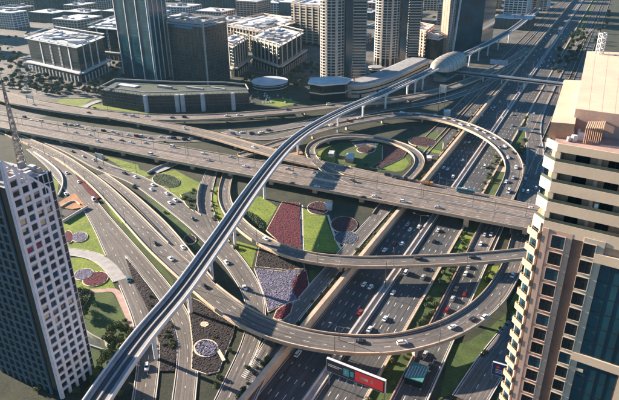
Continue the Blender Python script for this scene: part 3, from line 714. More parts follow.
for i in range(27):
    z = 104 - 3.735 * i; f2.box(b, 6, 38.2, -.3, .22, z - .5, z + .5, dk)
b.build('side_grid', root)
b = MB(); f2.box(b, 0, .9, -.4, .3, T, 107.5, 'lilac_clad'); b.build('corner_post', root)
b = MB(); rr = random.Random(3)
for i in range(34):
    s_ = rr.uniform(1.5, 16); d_ = rr.uniform(-34, -2); q = fr.p(s_, d_, 97.2); b.box(q, (rr.uniform(.8, 3), rr.uniform(.8, 3), rr.uniform(.6, 2.4)), rr.choice(['white', 'roofw', 'pinkst', 'steel', 'roofg']), 27)
b.build('roof_plant', root)
b = MB(); q = G(21, 160, 99); H0, H1 = 97.2, 97.2
z = 98
from math import sin, cos
def Pj(v):
    c = ROT.transposed() @ (v - Vector((0, 0, CH))); return PX + F_ * c.x / -c.z, PY - F_ * c.y / -c.z
while Pj(Vector((q.x, q.y, z)))[1] > 84: z += .5
N = 14; dz = (z - 97.2) / N
cs = lambda t: 1.5 * (1 - t) + .3
for i in range(N):
    t0, t1 = i / N, (i + 1) / N; z0, z1 = 97.2 + dz * i, 97.2 + dz * (i + 1); a, c = cs(t0), cs(t1)
    K0 = [Vector((q.x, q.y, z0)) + azv(27 + 90 * j) * a for j in range(4)]; K1 = [Vector((q.x, q.y, z1)) + azv(27 + 90 * j) * c for j in range(4)]
    for j in range(4):
        b.tube(K0[j], K1[j], .16, 'gold', 5); b.tube(K0[j], K1[(j + 1) % 4], .09, 'gold', 4); b.tube(K0[(j + 1) % 4], K1[j], .09, 'gold', 4); b.tube(K0[j], K0[(j + 1) % 4], .12, 'gold', 4)
    b.box((q.x, q.y, z0 + .3), (a * .9, a * .9, dz * .45), 'gold', 27 + 17 * i)
b.tube((q.x, q.y, z), (q.x, q.y, z + 8), .14, 'gold', 6); b.build('spire', root)

# --- tan residential tower, right
RC = (43.21, 93.84)
fr = Frame(RC, 124, 214); ch = Frame(RC, -15, 255)
root = thing('apartment_tower', 'tall tan and cream apartment tower filling the right edge, with balconies and flat roofs', 'tower', (RC[0], RC[1], 0))
b = MB()
c2 = ch.p(3.5, 0, 0); pl = lambda s, d: fr.p(s, d, 0)
b.prism([ch.p(.0, -.3, 0), ch.p(3.5, -.3, 0), c2 + azv(34) * 45, pl(30, -50), pl(30, -.3), pl(.2, -.3)], 0, 126, 'orange'); b.build('walls', root)
b = MB()
fr.box(b, .15, 1.2, -.35, .15, 20, 126, 'pinkst'); fr.box(b, 1.2, 5.3, -.35, .03, 20, 126, 'pinkst'); fr.box(b, 5.3, 7.25, -1.2, -.28, 20, 126, 'brownst'); b.build('pink_pilaster', root)
b = MB(); fr.box(b, 7.25, 10.7, -.35, .12, 20, 126, 'beige'); fr.box(b, 18, 30, -.35, .12, 20, 126, 'cream'); b.build('cream_pier', root)
for k in range(16):
    z = 125.0 - 3.5 * k
    for s0, s1, d_, nm in ((1.9, 4.15, .03, 0), (7.28, 9.35, .12, 1)):
        g_ = MB(); rr = random.Random(k * 3 + nm)
        fr.box(g_, s0, s1, d_ + .004, d_ + .03, z - 2.6, z, 'glass' if rr.random() < .7 else 'glass_b')
        fr.box(g_, (s0 + s1) / 2 - .05, (s0 + s1) / 2 + .05, d_, d_ + .07, z - 2.6, z, 'black'); fr.box(g_, s0, s1, d_, d_ + .07, z - 1.0, z - .92, 'black')
        wn = g_.build('window', root)
        f_ = MB(); mm = 'pinkst' if nm == 0 else 'beige'
        fr.box(f_, s0 - .12, s0, d_, d_ + .16, z - 2.72, z + .12, mm); fr.box(f_, s1, s1 + .12, d_, d_ + .16, z - 2.72, z + .12, mm)
        fr.box(f_, s0 - .0, s1 + .0, d_, d_ + .16, z, z + .12, mm); fr.box(f_, s0, s1, d_, d_ + .22, z - 2.74, z - 2.6, mm)
        f_.build('window_frame', wn)
b = MB()
for k in range(16):
    z = 125.0 - 3.5 * k - 3.05; fr.box(b, 1.2, 5.3, .0, .08, z - .06, z + .06, 'orange')
b.build('string_course', root)
for z0, z1 in ((101.5, 121.5), (78, 99.6), (54, 76)):
    b = MB(); fr.box(b, 10.8, 17.8, -.25, .02, z0, z1, 'glass_b')
    for i in range(1, 6): z = z0 + (z1 - z0) * i / 6; fr.box(b, 10.8, 17.8, .0, .07, z - .05, z + .05, 'black')
    for s_ in (12.5, 14.3, 16.1): fr.box(b, s_ - .04, s_ + .04, 0, .08, z0, z1, 'black')
    b.build('glass_wall', root)
b = MB()
for z in (122.6, 100.5, 77): fr.box(b, 9.4, 30, -.3, .35, z - .9, z + .9, 'cream')
fr.box(b, 7.3, 12, .0, .14, 97.2, 97.9, 'cream'); b.build('cream_band', root)
# balcony stack on the cut corner
for k in range(17):
    z = 124.6 - 3.5 * k; g_ = MB()
    ch.box(g_, .3, 3.3, -.3, .62, z - 1.3, z - 1.05, 'pinkst'); ch.box(g_, .3, 3.3, .5, .62, z - 1.05, z + .1, 'orange'); ch.box(g_, .3, .45, 0, .5, z - 1.05, z + .1, 'orange'); ch.box(g_, 3.15, 3.3, 0, .5, z - 1.05, z + .1, 'pinkst')
    for q_ in range(5): ch.box(g_, .5 + q_ * .55, .56 + q_ * .55, .52, .58, z + .1, z + .45, 'pole')
    ch.box(g_, .4, 3.2, .5, .6, z + .45, z + .52, 'pole')
    ch.box(g_, .8, 2.2, -.32, -.2, z - 1.0, z + 1.3, 'glass'); ch.box(g_, 2.35, 3.1, -.31, -.2, z - 1.0, z + 1.2, 'glass_b'); ch.box(g_, .3, .6, -.2, .3, z - 1.05, z + 2.2, 'cream')
    g_.build('balcony', root)
# recessed balcony floors above
b = MB(); b.prism([ch.p(.3, -1.9, 0), ch.p(3.4, -1.9, 0), c2 + azv(34) * 45, pl(30, -50), pl(30, -1.9), pl(.8, -1.9)], 126, 141.4, 'orange', 'pink'); b.build('upper_walls', root)
for k in range(5):
    z = 126.0 + 3.87 * k; top = k == 4; g_ = MB(); z1 = z + (1.45 if not top else .9)
    outer = [ch.p(3.0, 0, 0), ch.p(0, 0, 0), pl(30, 0)]; inn = [ch.p(3.0, -.25, 0), pl(.25, -.25), pl(30, -.25)]
    if k in (0, 2): 
        pass
    for m_, a, c in (('cream', z - .55 if k else z - .9, z1),):
        for i in (0, 1): g_.hexa([q + Vector((0, 0, a)) for q in (outer[i], outer[i + 1], inn[i + 1], inn[i])] + [q + Vector((0, 0, c)) for q in (outer[i], outer[i + 1], inn[i + 1], inn[i])], m_)
    g_.prism([inn[0], inn[1], inn[2], pl(30, -2.4), pl(.9, -2.4), ch.p(3.0, -2.4, 0)], z - .5, z - .1, 'cream', 'pinkst')
    if not top:
        for i in (0, 1):
            a, c = outer[i], outer[i + 1]; dd = (c - a).normalized(); nn = (inn[i] - outer[i]).normalized() * .1
            g_.hexa([a + Vector((0, 0, z1)) + nn, c + Vector((0, 0, z1)) + nn, c + nn * 2 + Vector((0, 0, z1)), a + nn * 2 + Vector((0, 0, z1)), a + nn + Vector((0, 0, z1 + .55)), c + nn + Vector((0, 0, z1 + .55)), c + nn * 2 + Vector((0, 0, z1 + .55)), a + nn * 2 + Vector((0, 0, z1 + .55))], 'roofgreen')
    g_.build('balcony_parapet', root)
    if not top:
        for s0, s1 in ((3.0, 5.3), (8.2, 10.4), (14, 17), (20, 24)):
            g_ = MB(); fr.box(g_, s0, s1, -1.88, -1.82, z + .2, z + 2.7, 'glass'); fr.box(g_, (s0 + s1) / 2 - .05, (s0 + s1) / 2 + .05, -1.85, -1.78, z + .2, z + 2.7, 'black'); g_.build('balcony_door', root)
        g_ = MB(); fr.box(g_, -.2, .7, -2.0, -.3, z - .1, z + 3.3, 'cream'); fr.box(g_, 6.6, 7.2, -2.0, -1.2, z - .1, z + 3.3, 'pinkst'); g_.build('balcony_pier', root)
b = MB(); fr.box(b, 7.6, 8.2, -1.6, -.5, 130.2, 132.6, 'white'); b.build('awning', root)
b = MB()      # roof blocks behind the terrace
def roofblock(mb, px, z0, z1, m, mt): mb.prism([G(x, y, z1) for x, y in px], z0, z1, m, mt)
roofblock(b, [(551, 122), (575, 124), (583, 80.5), (564.5, 79.5)], 141.4, 144.3, 'orange', 'cream'); b.build('lower_roof', root)
b = MB(); roofblock(b, [(575.6, 108.5), (640, 117), (640, 53), (587, 51)], 141.4, 146.0, 'pinkst', 'cream')
for i in range(1, 5): x = 575.6 + 13 * i; b.poly([G(x, 108.5 + 1.7 * i, 146.01), G(x + .25, 108.5 + 1.7 * i, 146.01), G(x + 7.2 , 51.5, 146.01), G(x + 7.0, 51.5, 146.01)], 'pinkst')
b.build('upper_roof', root)
b = MB()      # pergola
for i in range(9):
    a = G(591 + i * 2.0, 116, 144.6); q = Vector((a.x, a.y, 141.4)) - azv(30) * 3
    for dd in (0, 4): b.tube(q - azv(30) * dd, q - azv(30) * dd + Vector((0, 0, 2.8)), .07, 'orange', 4)
    b.box(q - azv(30) * 2 + Vector((0, 0, 2.8)), (.14, 4.6, .2), 'cream', 30)
b.build('pergola', root)
b = MB(); rr = random.Random(4)
for i in range(16):
    a = G(rr.uniform(560, 590), rr.uniform(131, 141), 141.5); b.box(a, (rr.uniform(.3, 1.3), rr.uniform(.3, 1), rr.uniform(.4, 1.4)), rr.choice(['white', 'white', 'pinkst', 'brownst', 'roofg']), rr.uniform(0, 90))
b.tube(G(560, 137, 141.5), G(560, 137, 141.5) + Vector((0, 0, 2)), .08, 'white'); b.build('terrace_furniture', root)
b = MB(); q = G(600, 50, 147)   # small white lattice crown on the roof
for i in range(4):
    for j in range(4):
        K = [Vector((q.x, q.y, 146 + i * 1.3)) + azv(30 + 90 * j) * .9, Vector((q.x, q.y, 147.3 + i * 1.3)) + azv(30 + 90 * j) * .9, Vector((q.x, q.y, 147.3 + i * 1.3)) + azv(120 + 90 * j) * .9]
        b.tube(K[0], K[1], .13, 'white', 5); b.tube(K[0], K[2], .09, 'white', 4); b.tube(K[1], K[2], .12, 'white', 4)
b.build('lattice_crown', root)

# ================================================================ BUILDINGS BEHIND
def corners(F, L, R, h0=T):
    a, l, r = G(*F, h0), G(*L, h0), G(*R, h0); return a, l, r, l + r - a
def office(name, label, F, L, R, zt, glass='glass', fin='white', fh=4.0, band=.5, fl=(), fr_=(), wide=1.0, colon=0, roof='roofw', over=1.0, z0=T, bandm=None, units=8, parap=1.2, group=None, laddr=(), evenl=0, evenr=0, seed=1, base=None):
    a, l, r, bk = corners(F, L, R, T); cen = (a + bk) / 2
    root = thing(name, label, 'building', (cen.x, cen.y, z0), group)
    b = MB(); b.prism([a, r, bk, l], z0, zt, glass, roof); b.build('walls', root)
    b = MB(); zb = z0 + colon; n = max(1, int((zt - zb) / fh))
    sides = ((a, l), (a, r)); 
    # outward shifts
    for (p, q) in sides + ((l, bk), (r, bk)):
        d = (q - p).normalized(); o = Vector((d.y, -d.x, 0)); o = o if (p + o - cen).length > (p - o - cen).length else -o
        for i in range(1, n + 1):
            z = zb + (zt - zb) * i / n - band / 2
            b.hexa([p - d * .0 + Vector((0, 0, z - band / 2)), q + Vector((0, 0, z - band / 2)), q + o * .25 + Vector((0, 0, z - band / 2)), p + o * .25 + Vector((0, 0, z - band / 2)),
                    p + Vector((0, 0, z + band / 2)), q + Vector((0, 0, z + band / 2)), q + o * .25 + Vector((0, 0, z + band / 2)), p + o * .25 + Vector((0, 0, z + band / 2))], bandm or 'glass_g')
    b.build('floor_bands', root)
    b = MB()
    for (p, q), fs, ev in ((sides[0], fl, evenl), (sides[1], fr_, evenr)):
        d = (q - p).normalized(); o = Vector((d.y, -d.x, 0)); o = o if (p + o - cen).length > (p - o - cen).length else -o; Ls = (q - p).length
        fs = list(fs) + [(i + .5) / ev for i in range(ev)]
        for t in fs:
            c = p + d * Ls * t; s_ = wide / 2
            if t in laddr:
                for e0 in (-1.5, 1.1): b.hexa([c + d * e + o * k + Vector((0, 0, z)) for z in (zb, zt) for e, k in ((e0, .0), (e0 + .5, .0), (e0 + .5, .8), (e0, .8))], fin)
                for i in range(n + 1):
                    z = zb + (zt - zb) * i / n; b.hexa([c + d * e + o * k + Vector((0, 0, zz)) for zz in (z - .7, z + .5) for e, k in ((-1.0, .0), (1.1, .0), (1.1, .7), (-1.0, .7))], fin)
            else: b.hexa([c + d * e + o * k + Vector((0, 0, z)) for z in (zb, zt + .3) for e, k in ((-s_, .0), (s_, .0), (s_, .8), (-s_, .8))], fin)
    if b.v: b.build('fins', root)
    b = MB(); I = [a, r, bk, l]; u1 = (r - a).normalized(); u2 = (l - a).normalized()
    O = [a - u1 * over - u2 * over, r + u1 * over - u2 * over, bk + u1 * over + u2 * over, l - u1 * over + u2 * over]
    b.prism(O, zt + .02, zt + .5, fin, roof, bottom=True)
    for i in range(4):
        p, q = O[i], O[(i + 1) % 4]; dd = (cen - (p + q) / 2).normalized() * .5
        b.hexa([p + Vector((0, 0, zt + .5)), q + Vector((0, 0, zt + .5)), q + dd + Vector((0, 0, zt + .5)), p + dd + Vector((0, 0, zt + .5)), p + Vector((0, 0, zt + .5 + parap)), q + Vector((0, 0, zt + .5 + parap)), q + dd + Vector((0, 0, zt + .5 + parap)), p + dd + Vector((0, 0, zt + .5 + parap))], fin)
    b.build('roof', root)
    if units:
        b = MB(); rr = random.Random(seed); az = math.degrees(math.atan2(u1.x, u1.y)); L1, L2 = (r - a).length, (l - a).length
        for i in range(units):
            c = a + u1 * L1 * rr.uniform(.12, .88) + u2 * L2 * rr.uniform(.12, .88); c.z = zt + .5
            b.box(c, (L2 * rr.uniform(.04, .16), L1 * rr.uniform(.04, .18), rr.uniform(1, 3.6)), rr.choice(['roofw', 'roofg', 'steel', 'white']), az)
        b.build('roof_plant', root)
    if colon:
        b = MB()
        for (p, q) in sides:
            d = (q - p).normalized(); o = Vector((d.y, -d.x, 0)); o = o if (p + o - cen).length > (p - o - cen).length else -o; Ls = (q - p).length
            b.hexa([c + o * k + Vector((0, 0, z)) for z in (zb - 1.6, zb) for c, k in ((p - d * 5, .05), (q + d * 5, .05), (q + d * 5, 5.5), (p - d * 5, 5.5))], fin)
            k = int(Ls / 8)
            for i in range(k + 1):
                c = p + d * Ls * i / k + o * 5; b.box((c.x, c.y, z0), (1.1, 1.1, zb - 1.6 - z0), fin, math.degrees(math.atan2(d.x, d.y)))
        b.build('colonnade', root)
    return root
office('office_block', 'dark glass office block with white ladder columns, white roof and colonnade', (83, 83), (34, 71), (108, 70), 46.5, fl=(.16, .34, .52, .72), fr_=(.2, .45, .7), laddr=(.34, .52), colon=11, units=26, over=3, seed=3, wide=2.2)
office('office_block', 'dark office block with a white ladder column half hidden behind the blue glass tower', (140, 62), (95, 57), (165, 48), 46, fl=(.35, .62, .85), laddr=(.62,), colon=8, units=12, over=3, seed=5, wide=2.2)
r_ = office('glass_tower', 'tall blue glass tower with white vertical ribs cut by the top of the view', (157, 84), (124, 77), (174, 78), 118, glass='glass_b', fl=(.02, .33, .66, .98), fr_=(.02, .25, .5, .75, .98), bandm='glass_b', wide=1.1, fh=3.9, band=.35, units=4, over=.2, evenl=0)
r_ = office('office_tower', 'square grey glass office tower with pale corner edges on the green roofed podium', (208.5, 88.5), (174, 82), (230, 80.5), 73.5, glass='glass_g', fin='conc_gr', fl=(.0, 1.0), fr_=(.0, 1.0), evenl=0, wide=1.3, fh=3.6, band=.8, bandm='glass', over=.2, units=6, roof='roofg', parap=2.6)
a, l, r, bk = corners((208.5, 88.5), (174, 82), (230, 80.5)); d = (l - a).normalized(); o = (a - r).normalized()
b = MB()
for i in range(1, 9): 
    c = a + d * (l - a).length * i / 9; b.hexa([c + d * e + o * k + Vector((0, 0, z)) for z in (T, 68) for e, k in ((-.15, 0), (.15, 0), (.15, .4), (-.15, .4))], 'pole')
e_ = (r - a).normalized(); o2 = (a - l).normalized()
for i in range(1, 8):
    c = a + e_ * (r - a).length * i / 8; b.hexa([c + e_ * e + o2 * k + Vector((0, 0, z)) for z in (T, 68) for e, k in ((-.15, 0), (.15, 0), (.15, .4), (-.15, .4))], 'pole')
b.build('mullions', r_)
b = MB(); Ls = (l - a).length
b.hexa([a + d * Ls * t + o * k + Vector((0, 0, z)) for z in (66.8, 70.4) for t, k in ((.22, .5), (.86, .5), (.86, .9), (.22, .9))], 'signblue')
for i in range(9):
    t = .30 + i * .055; b.hexa([a + d * Ls * (t + e) + o * k + Vector((0, 0, z)) for z in (67.7, 69.5) for e, k in ((0, .91), (.035, .91), (.035, 1.0), (0, 1.0))], 'signteal')
b.build('facade_sign', r_)
# podium
PB = [(103, 105.5), (147, 112), (178, 111.5), (250, 109), (247, 103), (224, 100.5), (176, 100), (118, 97)]
pb = [G(x, y, T) for x, y in PB]; root = thing('podium', 'low dark podium with white fins and planted green roofs below the office tower', 'building', (pb[2].x, pb[2].y, T))
b = MB(); b.prism(pb, T, 20, 'glass_g', 'roofgreen'); b.build('walls', root)
b = MB()
for i in range(3):
    p, q = pb[i], pb[i + 1]; dd = (q - p).normalized(); oo = Vector((dd.y, -dd.x, 0)); n = int((q - p).length / 5)
    for z in (6.5, 10, 13.5, 17): b.hexa([c + oo * k + Vector((0, 0, zz)) for zz in (z - .5, z + .5) for c, k in ((p, 0), (q, 0), (q, .3), (p, .3))], 'pole')
    for j in range(1, n): c = p + (q - p) * j / n; b.hexa([c + dd * e + oo * k + Vector((0, 0, z)) for z in (T, 19) for e, k in ((-.15, 0), (.15, 0), (.15, .4), (-.15, .4))], 'pole')
b.build('facade_grid', root)
for x, y in ((147.5, 112), (178.5, 111.6), (184, 111.3), (204, 110.6), (234, 109.5)):
    b = MB(); c = G(x, y, T); b.box((c.x, c.y - 1.2, T), (3.2, 3.4, 18.2), 'roofw', 20); b.build('fin', root)
b = MB()
for i in range(8):
    p, q = pb[i], pb[(i + 1) % 8]; dd = (q - p).normalized(); oo = Vector((dd.y, -dd.x, 0)) * -1
    b.hexa([c + oo * k + Vector((0, 0, zz)) for zz in (20.01, 21.3) for c, k in ((p, -.1), (q, -.1), (q, .7), (p, .7))], 'conc_gr')
b.build('roof_parapet', root)
b = MB(); rr = random.Random(8)
for x, y, w1, w2, m_ in ((128, 86, 8, 26, 'roofw'), (165, 88, 4, 18, 'roofg'), (218, 88.5, 3, 18, 'roofg'), (195, 89, 3, 22, 'roofg')):
    c = G(x, y, 20); b.box((c.x, c.y, 20.02), (w1, w2, rr.uniform(.8, 2.5)), m_, 117)
b.build('roof_decks', root)
office('stone_block', 'narrow beige block with a white colonnade right of the office tower', (235, 76.5), (222, 71), (249, 66), 40, fin='beige', fl=(.3, .6, .9), evenr=6, colon=9, wide=2.6, over=2, seed=9)
office('stone_block', 'beige block with closely spaced pilasters and glass corner beside the tree lined street', (280, 75), (253, 65), (303, 59), 39, fin='beige', evenl=7, evenr=5, colon=10, wide=2.4, over=2.5, units=22, seed=10)
office('stone_block', 'wide pale block behind the two colonnaded blocks with a flat white roof', (262, 55), (225, 47), (300, 42), 36, fin='beige', evenl=12, evenr=6, colon=0, wide=1.5, over=2, units=22, seed=11, bandm='beige')
office('stone_block', 'tall pale block rising behind the colonnaded blocks near the top edge', (322, 47), (292, 43), (340, 36), 62, fin='beige', evenl=5, evenr=3, wide=2.5, units=5, seed=12, bandm='beige', band=1.6)
# round low pavilion
def disc_building(name, label, c, r, h, mwall, mroof, n=36, squash=1.0, bands=2, cat='building'):
    g_ = G(*c, T); root = thing(name, label, cat, (g_.x, g_.y, T)); P = [g_ + azv(i * 360 / n) * r for i in range(n)]
    b = MB(); b.prism(P, T, T + h, mwall, mroof); b.build('walls', root)
    b = MB(); Q = [g_ + azv(i * 360 / n) * (r + .8) for i in range(n)]; b.prism(Q, T + h + .02, T + h + .9, 'white', mroof, bottom=True); b.build('roof', root)
    b = MB()
    for k in range(bands):
        z = T + h * (k + .5) / bands
        b.prism([g_ + azv(i * 360 / n) * (r + .15) for i in range(n)], z - .4, z + .4, 'white')
    b.build('bands', root); return root
disc_building('pavilion', 'low round white pavilion in front of the colonnaded blocks', (270, 87), 21, 7, 'glass_g', 'roofw')
disc_building('round_pavilion', 'small round pale roofed pavilion between the two balcony towers', (355, 76), 12, 16, 'glass', 'roofw')
disc_building('round_pavilion', 'small dark round kiosk right of the round pale roofed pavilion', (375, 74), 8, 9, 'glass', 'roofg')
pbx = [(310, 100), (322, 102), (345, 100), (349, 96), (340, 94), (312, 95)]
root = thing('corner_pavilion', 'glass corner building with an overhanging leaf shaped white roof beside the metro line', 'building', tuple(G(322, 100, T)))
P = [G(x, y, T) for x, y in pbx]; b = MB(); b.prism(P, T, 21, 'glass', 'roofw'); b.build('walls', root)
b = MB(); b.prism(inset(P, -2.5), 21.01, 22.6, 'white', 'roofw', bottom=True); b.build('roof', root)
b = MB(); b.prism(inset(P, -.5), 11, 12.3, 'cream', bottom=True); b.build('mid_band', root)  # cream band round the walls at mid height
# long curved mall
mp2 = [(347, 97.5), (358, 98), (372, 95.5), (388, 90.5), (402, 84), (416, 77), (428, 71)]
pa = path_of([(x, y, T) for x, y in mp2], 5, 2); pa = [(Vector((p.x, p.y, 0)), n) for p, n in pa]
root = thing('curved_hall', 'long curved beige hall hugging the metro line below the balcony towers', 'building', (pa[5][0].x, pa[5][0].y, T))
b = MB(); b.rail(pa, .0, 26, T, 16, 'beige'); b.build('walls', root)
b = MB(); b.rail(pa, -1.2, 27, 16.01, 17.4, 'roofw'); b.rail(pa, 3, 22, 17.41, 19.2, 'roofg'); b.build('roof', root)
b = MB()
for z in (7.5, 11.5): b.rail(pa[1:-1], -.12, .0, z - .7, z + .7, 'glass')
for i in range(3, len(pa) - 2, 5):
    p, n = pa[i]; b.box((p.x, p.y, T), (1.4, 2.4, 4), 'glass', math.degrees(math.atan2(n.x, n.y)))
b.build('windows', root)
# balcony towers
def round_tower(label, px, r, h, flank, seed):
    c = G(*px, T); root = thing('balcony_tower', label, 'tower', tuple(c)); n = 40
    b = MB(); b.prism([c + azv(i * 360 / n) * (r - 1.4) for i in range(n)], T, h, 'glass'); b.build('walls', root)
    b = MB(); rr = random.Random(seed)
    for k in range(int((h - 14) / 3.4)):
        z = 14 + 3.4 * k; b.prism([c + azv(i * 360 / n) * r for i in range(n)], z, z + 1.0, 'balc', bottom=True)
    b.build('balconies', root)
    b = MB()
    for a in range(0, 360, 24):
        q = c + azv(a) * (r - .9); b.box((q.x, q.y, T), (3.0 if a % 48 else 1.0, 1.4, h - T), 'beige' if a % 48 else 'balc', a)
    b.build('pilasters', root)
    for (dx, w1, w2, m_) in flank:
        q = c + azv(95) * dx; b = MB(); b.box((q.x, q.y, T), (w2, w1, h + 6 - T), m_, 95)
        if m_ != 'glass_b':
            for k in range(int((h - 14) / 3.4)): b.box((q.x, q.y, 14 + 3.4 * k), (w2 + 2.4, w1 + 1.6, 1.0), 'balc', 95)
        b.build('wing', root)
round_tower('round balcony tower in pale and glass bands left of the other balcony tower', (333, 83), 15.5, 118, ((19, 8, 22, 'glass_b'), (31, 14, 24, 'glass')), 1)
round_tower('second round balcony tower nearer the domed station', (386, 64), 17, 122, ((21, 8, 22, 'glass_b'), (35, 13, 24, 'glass')), 2)
office('pink_block', 'pink stone block beside the second balcony tower', (424, 59), (409, 55), (432, 52), 38, fin='pinkst', evenl=5, evenr=3, wide=3, bandm='pinkst', band=1.8, units=3)
office('dark_block', 'dark glass block with a white truss sign near the domed station', (437, 60), (425, 58), (444, 56), 30, units=2, fin='pole')
g_ = MB(); a, l, r, bk = corners((437, 60), (425, 58), (444, 56)); dd = (l - a)
for i in range(7):
    p, q = a + dd * i / 7, a + dd * (i + 1) / 7
    g_.tube(p + Vector((0, -1, 31)), q + Vector((0, -1, 36)), .4, 'white', 5); g_.tube(p + Vector((0, -1, 36)), q + Vector((0, -1, 31)), .4, 'white', 5)
g_.tube(a + Vector((0, -1, 31)), l + Vector((0, -1, 31)), .5, 'white', 5); g_.tube(a + Vector((0, -1, 36)), l + Vector((0, -1, 36)), .5, 'white', 5)
tag(g_.build('truss_sign'), 'white truss sign on top of the dark glass block near the station', 'sign')
office('pink_block', 'tall slim pink stone slab left of the dark glass tower', (446, 58), (439, 56.5), (452, 51), 95, fin='pinkst', evenl=3, evenr=3, wide=4, bandm='pinkst', band=1.5, units=0)
r_ = office('glass_tower', 'dark glass tower with two white slanting legs behind the domed station', (480, 50), (452, 52), (492, 42), 100, glass='glass_b', bandm='glass_b', units=0, over=.3, band=.3)
b = MB()
for x0, x1 in ((446, 448), (452, 455.5)):
    p = G(x0, 56, T); b.tube(p, p + Vector((6, 0, 92)), 1.6, 'white', 6, 1.3)
b.build('slanting_leg', r_)

# generic district behind
rr = random.Random(21)
styles = [('beige', 'glass', 'beige'), ('white', 'glass_g', 'white'), ('pinkst', 'glass', 'pinkst'), ('pole', 'glass_b', 'glass_b'), ('roofw', 'glass', 'beige')]
def block(x, y, w1, w2, h, st, label, group):
    fin, gl, bd = st; c = Vector((x, y, T)); az = 27.5; root = thing('city_block', label, 'building', (x, y, T), group)
    b = MB(); b.box((x, y, T - 1), (w1, w2, h + 1), gl, az); b.build('walls', root)
    b = MB(); n = int(h / 4.2)
    for i in range(1, n + 1): b.box((x, y, T + h * i / n - 1.0), (w1 + .5, w2 + .5, 1.5), bd, az)
    ux, uy = azv(az + 90), azv(az)
    k = max(2, int(w1 / 7)); 
    for i in range(k + 1):
        for sg in (-1, 1): q = c + ux * (w1 * (i / k - .5)) + uy * sg * w2 / 2; b.box((q.x, q.y, T), (1.4, 1.2, h), fin, az)
    k = max(2, int(w2 / 7))
    for i in range(k + 1):
        for sg in (-1, 1): q = c + uy * (w2 * (i / k - .5)) + ux * sg * w1 / 2; b.box((q.x, q.y, T), (1.2, 1.4, h), fin, az)
    b.build('facade_grid', root)
    b = MB(); b.box((x, y, T + h + .52), (w1 + 1.6, w2 + 1.6, .8), 'roofw', az)
    for i in range(5): q = c + ux * rr.uniform(-.36, .36) * w1 + uy * rr.uniform(-.36, .36) * w2; b.box((q.x, q.y, T + h + 1.33), (rr.uniform(3, 9), rr.uniform(3, 9), rr.uniform(1.5, 5)), rr.choice(['roofg', 'roofw', 'steel']), az)
    b.build('roof', root)
foot = []
for (x, y, w1) in ((-330, 770, 75), (-255, 840, 60), (-190, 720, 45), (-120, 690, 45), (-40, 800, 60), (-10, 770, 50), (-40, 960, 75), (80, 1060, 50), (31, 700, 45), (140, 830, 50), (170, 900, 40), (220, 930, 60), (290, 980, 60)): foot.append((x, y, w1))
cnt = 0
grid = []
for i in range(-9, 14):
    for j in range(-5, 24):
        s_ = 560 + j * 92; o_ = 85 + i * 98
        p = HW(s_, 40 + (i + 9) * 98 + 45, 0) if i >= -9 else None
        grid.append((p.x, p.y, i, j))
for (x, y, i, j) in grid:
    px_, py_ = Pj(Vector((x, y, 20)))
    if not (-50 < px_ < 670) or py_ > 70 or y > 2700 or (j < 0 and (px_ > 22 or py_ > 66)): continue
    if any((x - a) ** 2 + (y - c) ** 2 < (w1 + 38) ** 2 for a, c, w1 in foot): continue
    if rr.random() < .14 or (438 < px_ < 530 and 34 < py_): continue
    w1, w2 = rr.uniform(40, 72), rr.uniform(34, 66); h = rr.choice([14, 18, 24, 30, 38, 45]) if y < 1500 else rr.choice([10, 14, 20, 26, 34, 60])
    if i == -9 and h > 30: h = 24
    if i <= -7 and y > 1150: h = rr.choice([60, 85, 110, 130])  # heights raised so these blocks throw shade on the far highway
    st = rr.choice(styles)
    size = ('low ' if h < 20 else 'mid rise ' if h < 46 else 'tall ') + ('broad ' if w1 > 58 else 'narrow ' if w1 < 46 else '')
    colour = {'beige': 'beige', 'white': 'white and grey', 'pinkst': 'pink stone', 'pole': 'dark blue glass', 'roofw': 'pale grey'}[st[0]]
    where = 'at the far left' if px_ < 40 else 'behind the ladder column office block' if px_ < 115 else 'behind the blue glass tower' if px_ < 170 else 'behind the grey office tower' if px_ < 235 else 'behind the colonnaded blocks' if px_ < 315 else 'behind the first balcony tower' if px_ < 370 else 'behind the second balcony tower' if px_ < 435 else 'behind the domed station' if px_ < 500 else 'beside the far metro line'
    row = 'in the front rows' if y < 1200 else 'in the middle rows' if y < 1700 else 'in the rear rows'
    block(x + rr.uniform(-8, 8), y + rr.uniform(-8, 8), w1, w2, h, st, size + colour + ' block ' + row.replace('in the ', 'in ') + ' ' + where.replace('the ', ''), 'blocks of the district behind the office towers'); cnt += 1
print('blocks', cnt)
for i in range(-9, 15):
    o_ = 40 + (i + 9) * 98 - 4
    p_ = [(HW(s_, o_, T + .02), HN.copy()) for s_ in range(640, 2700, 20)]
    if i == -9: continue
    b = MB(); b.sheet(p_, -5, 5, 0, 'asph'); o = tag(b.build('street'), kind='structure'); b = MB(); b.rail(p_, 5, 8, -.1, .14, 'conc_gr'); b.rail(p_, -8, -5, -.1, .14, 'conc_gr'); b.build('pavement', o)
for j in range(1, 24, 2):
    s_ = 560 + j * 92 + 46; p_ = [(HW(s_, o_, T + .05), HD.copy()) for o_ in range(60, 2200, 20)]
    b = MB(); b.sheet([(p, n) for p, n in p_], -5, 5, 0, 'asph'); o = tag(b.build('street'), kind='structure')

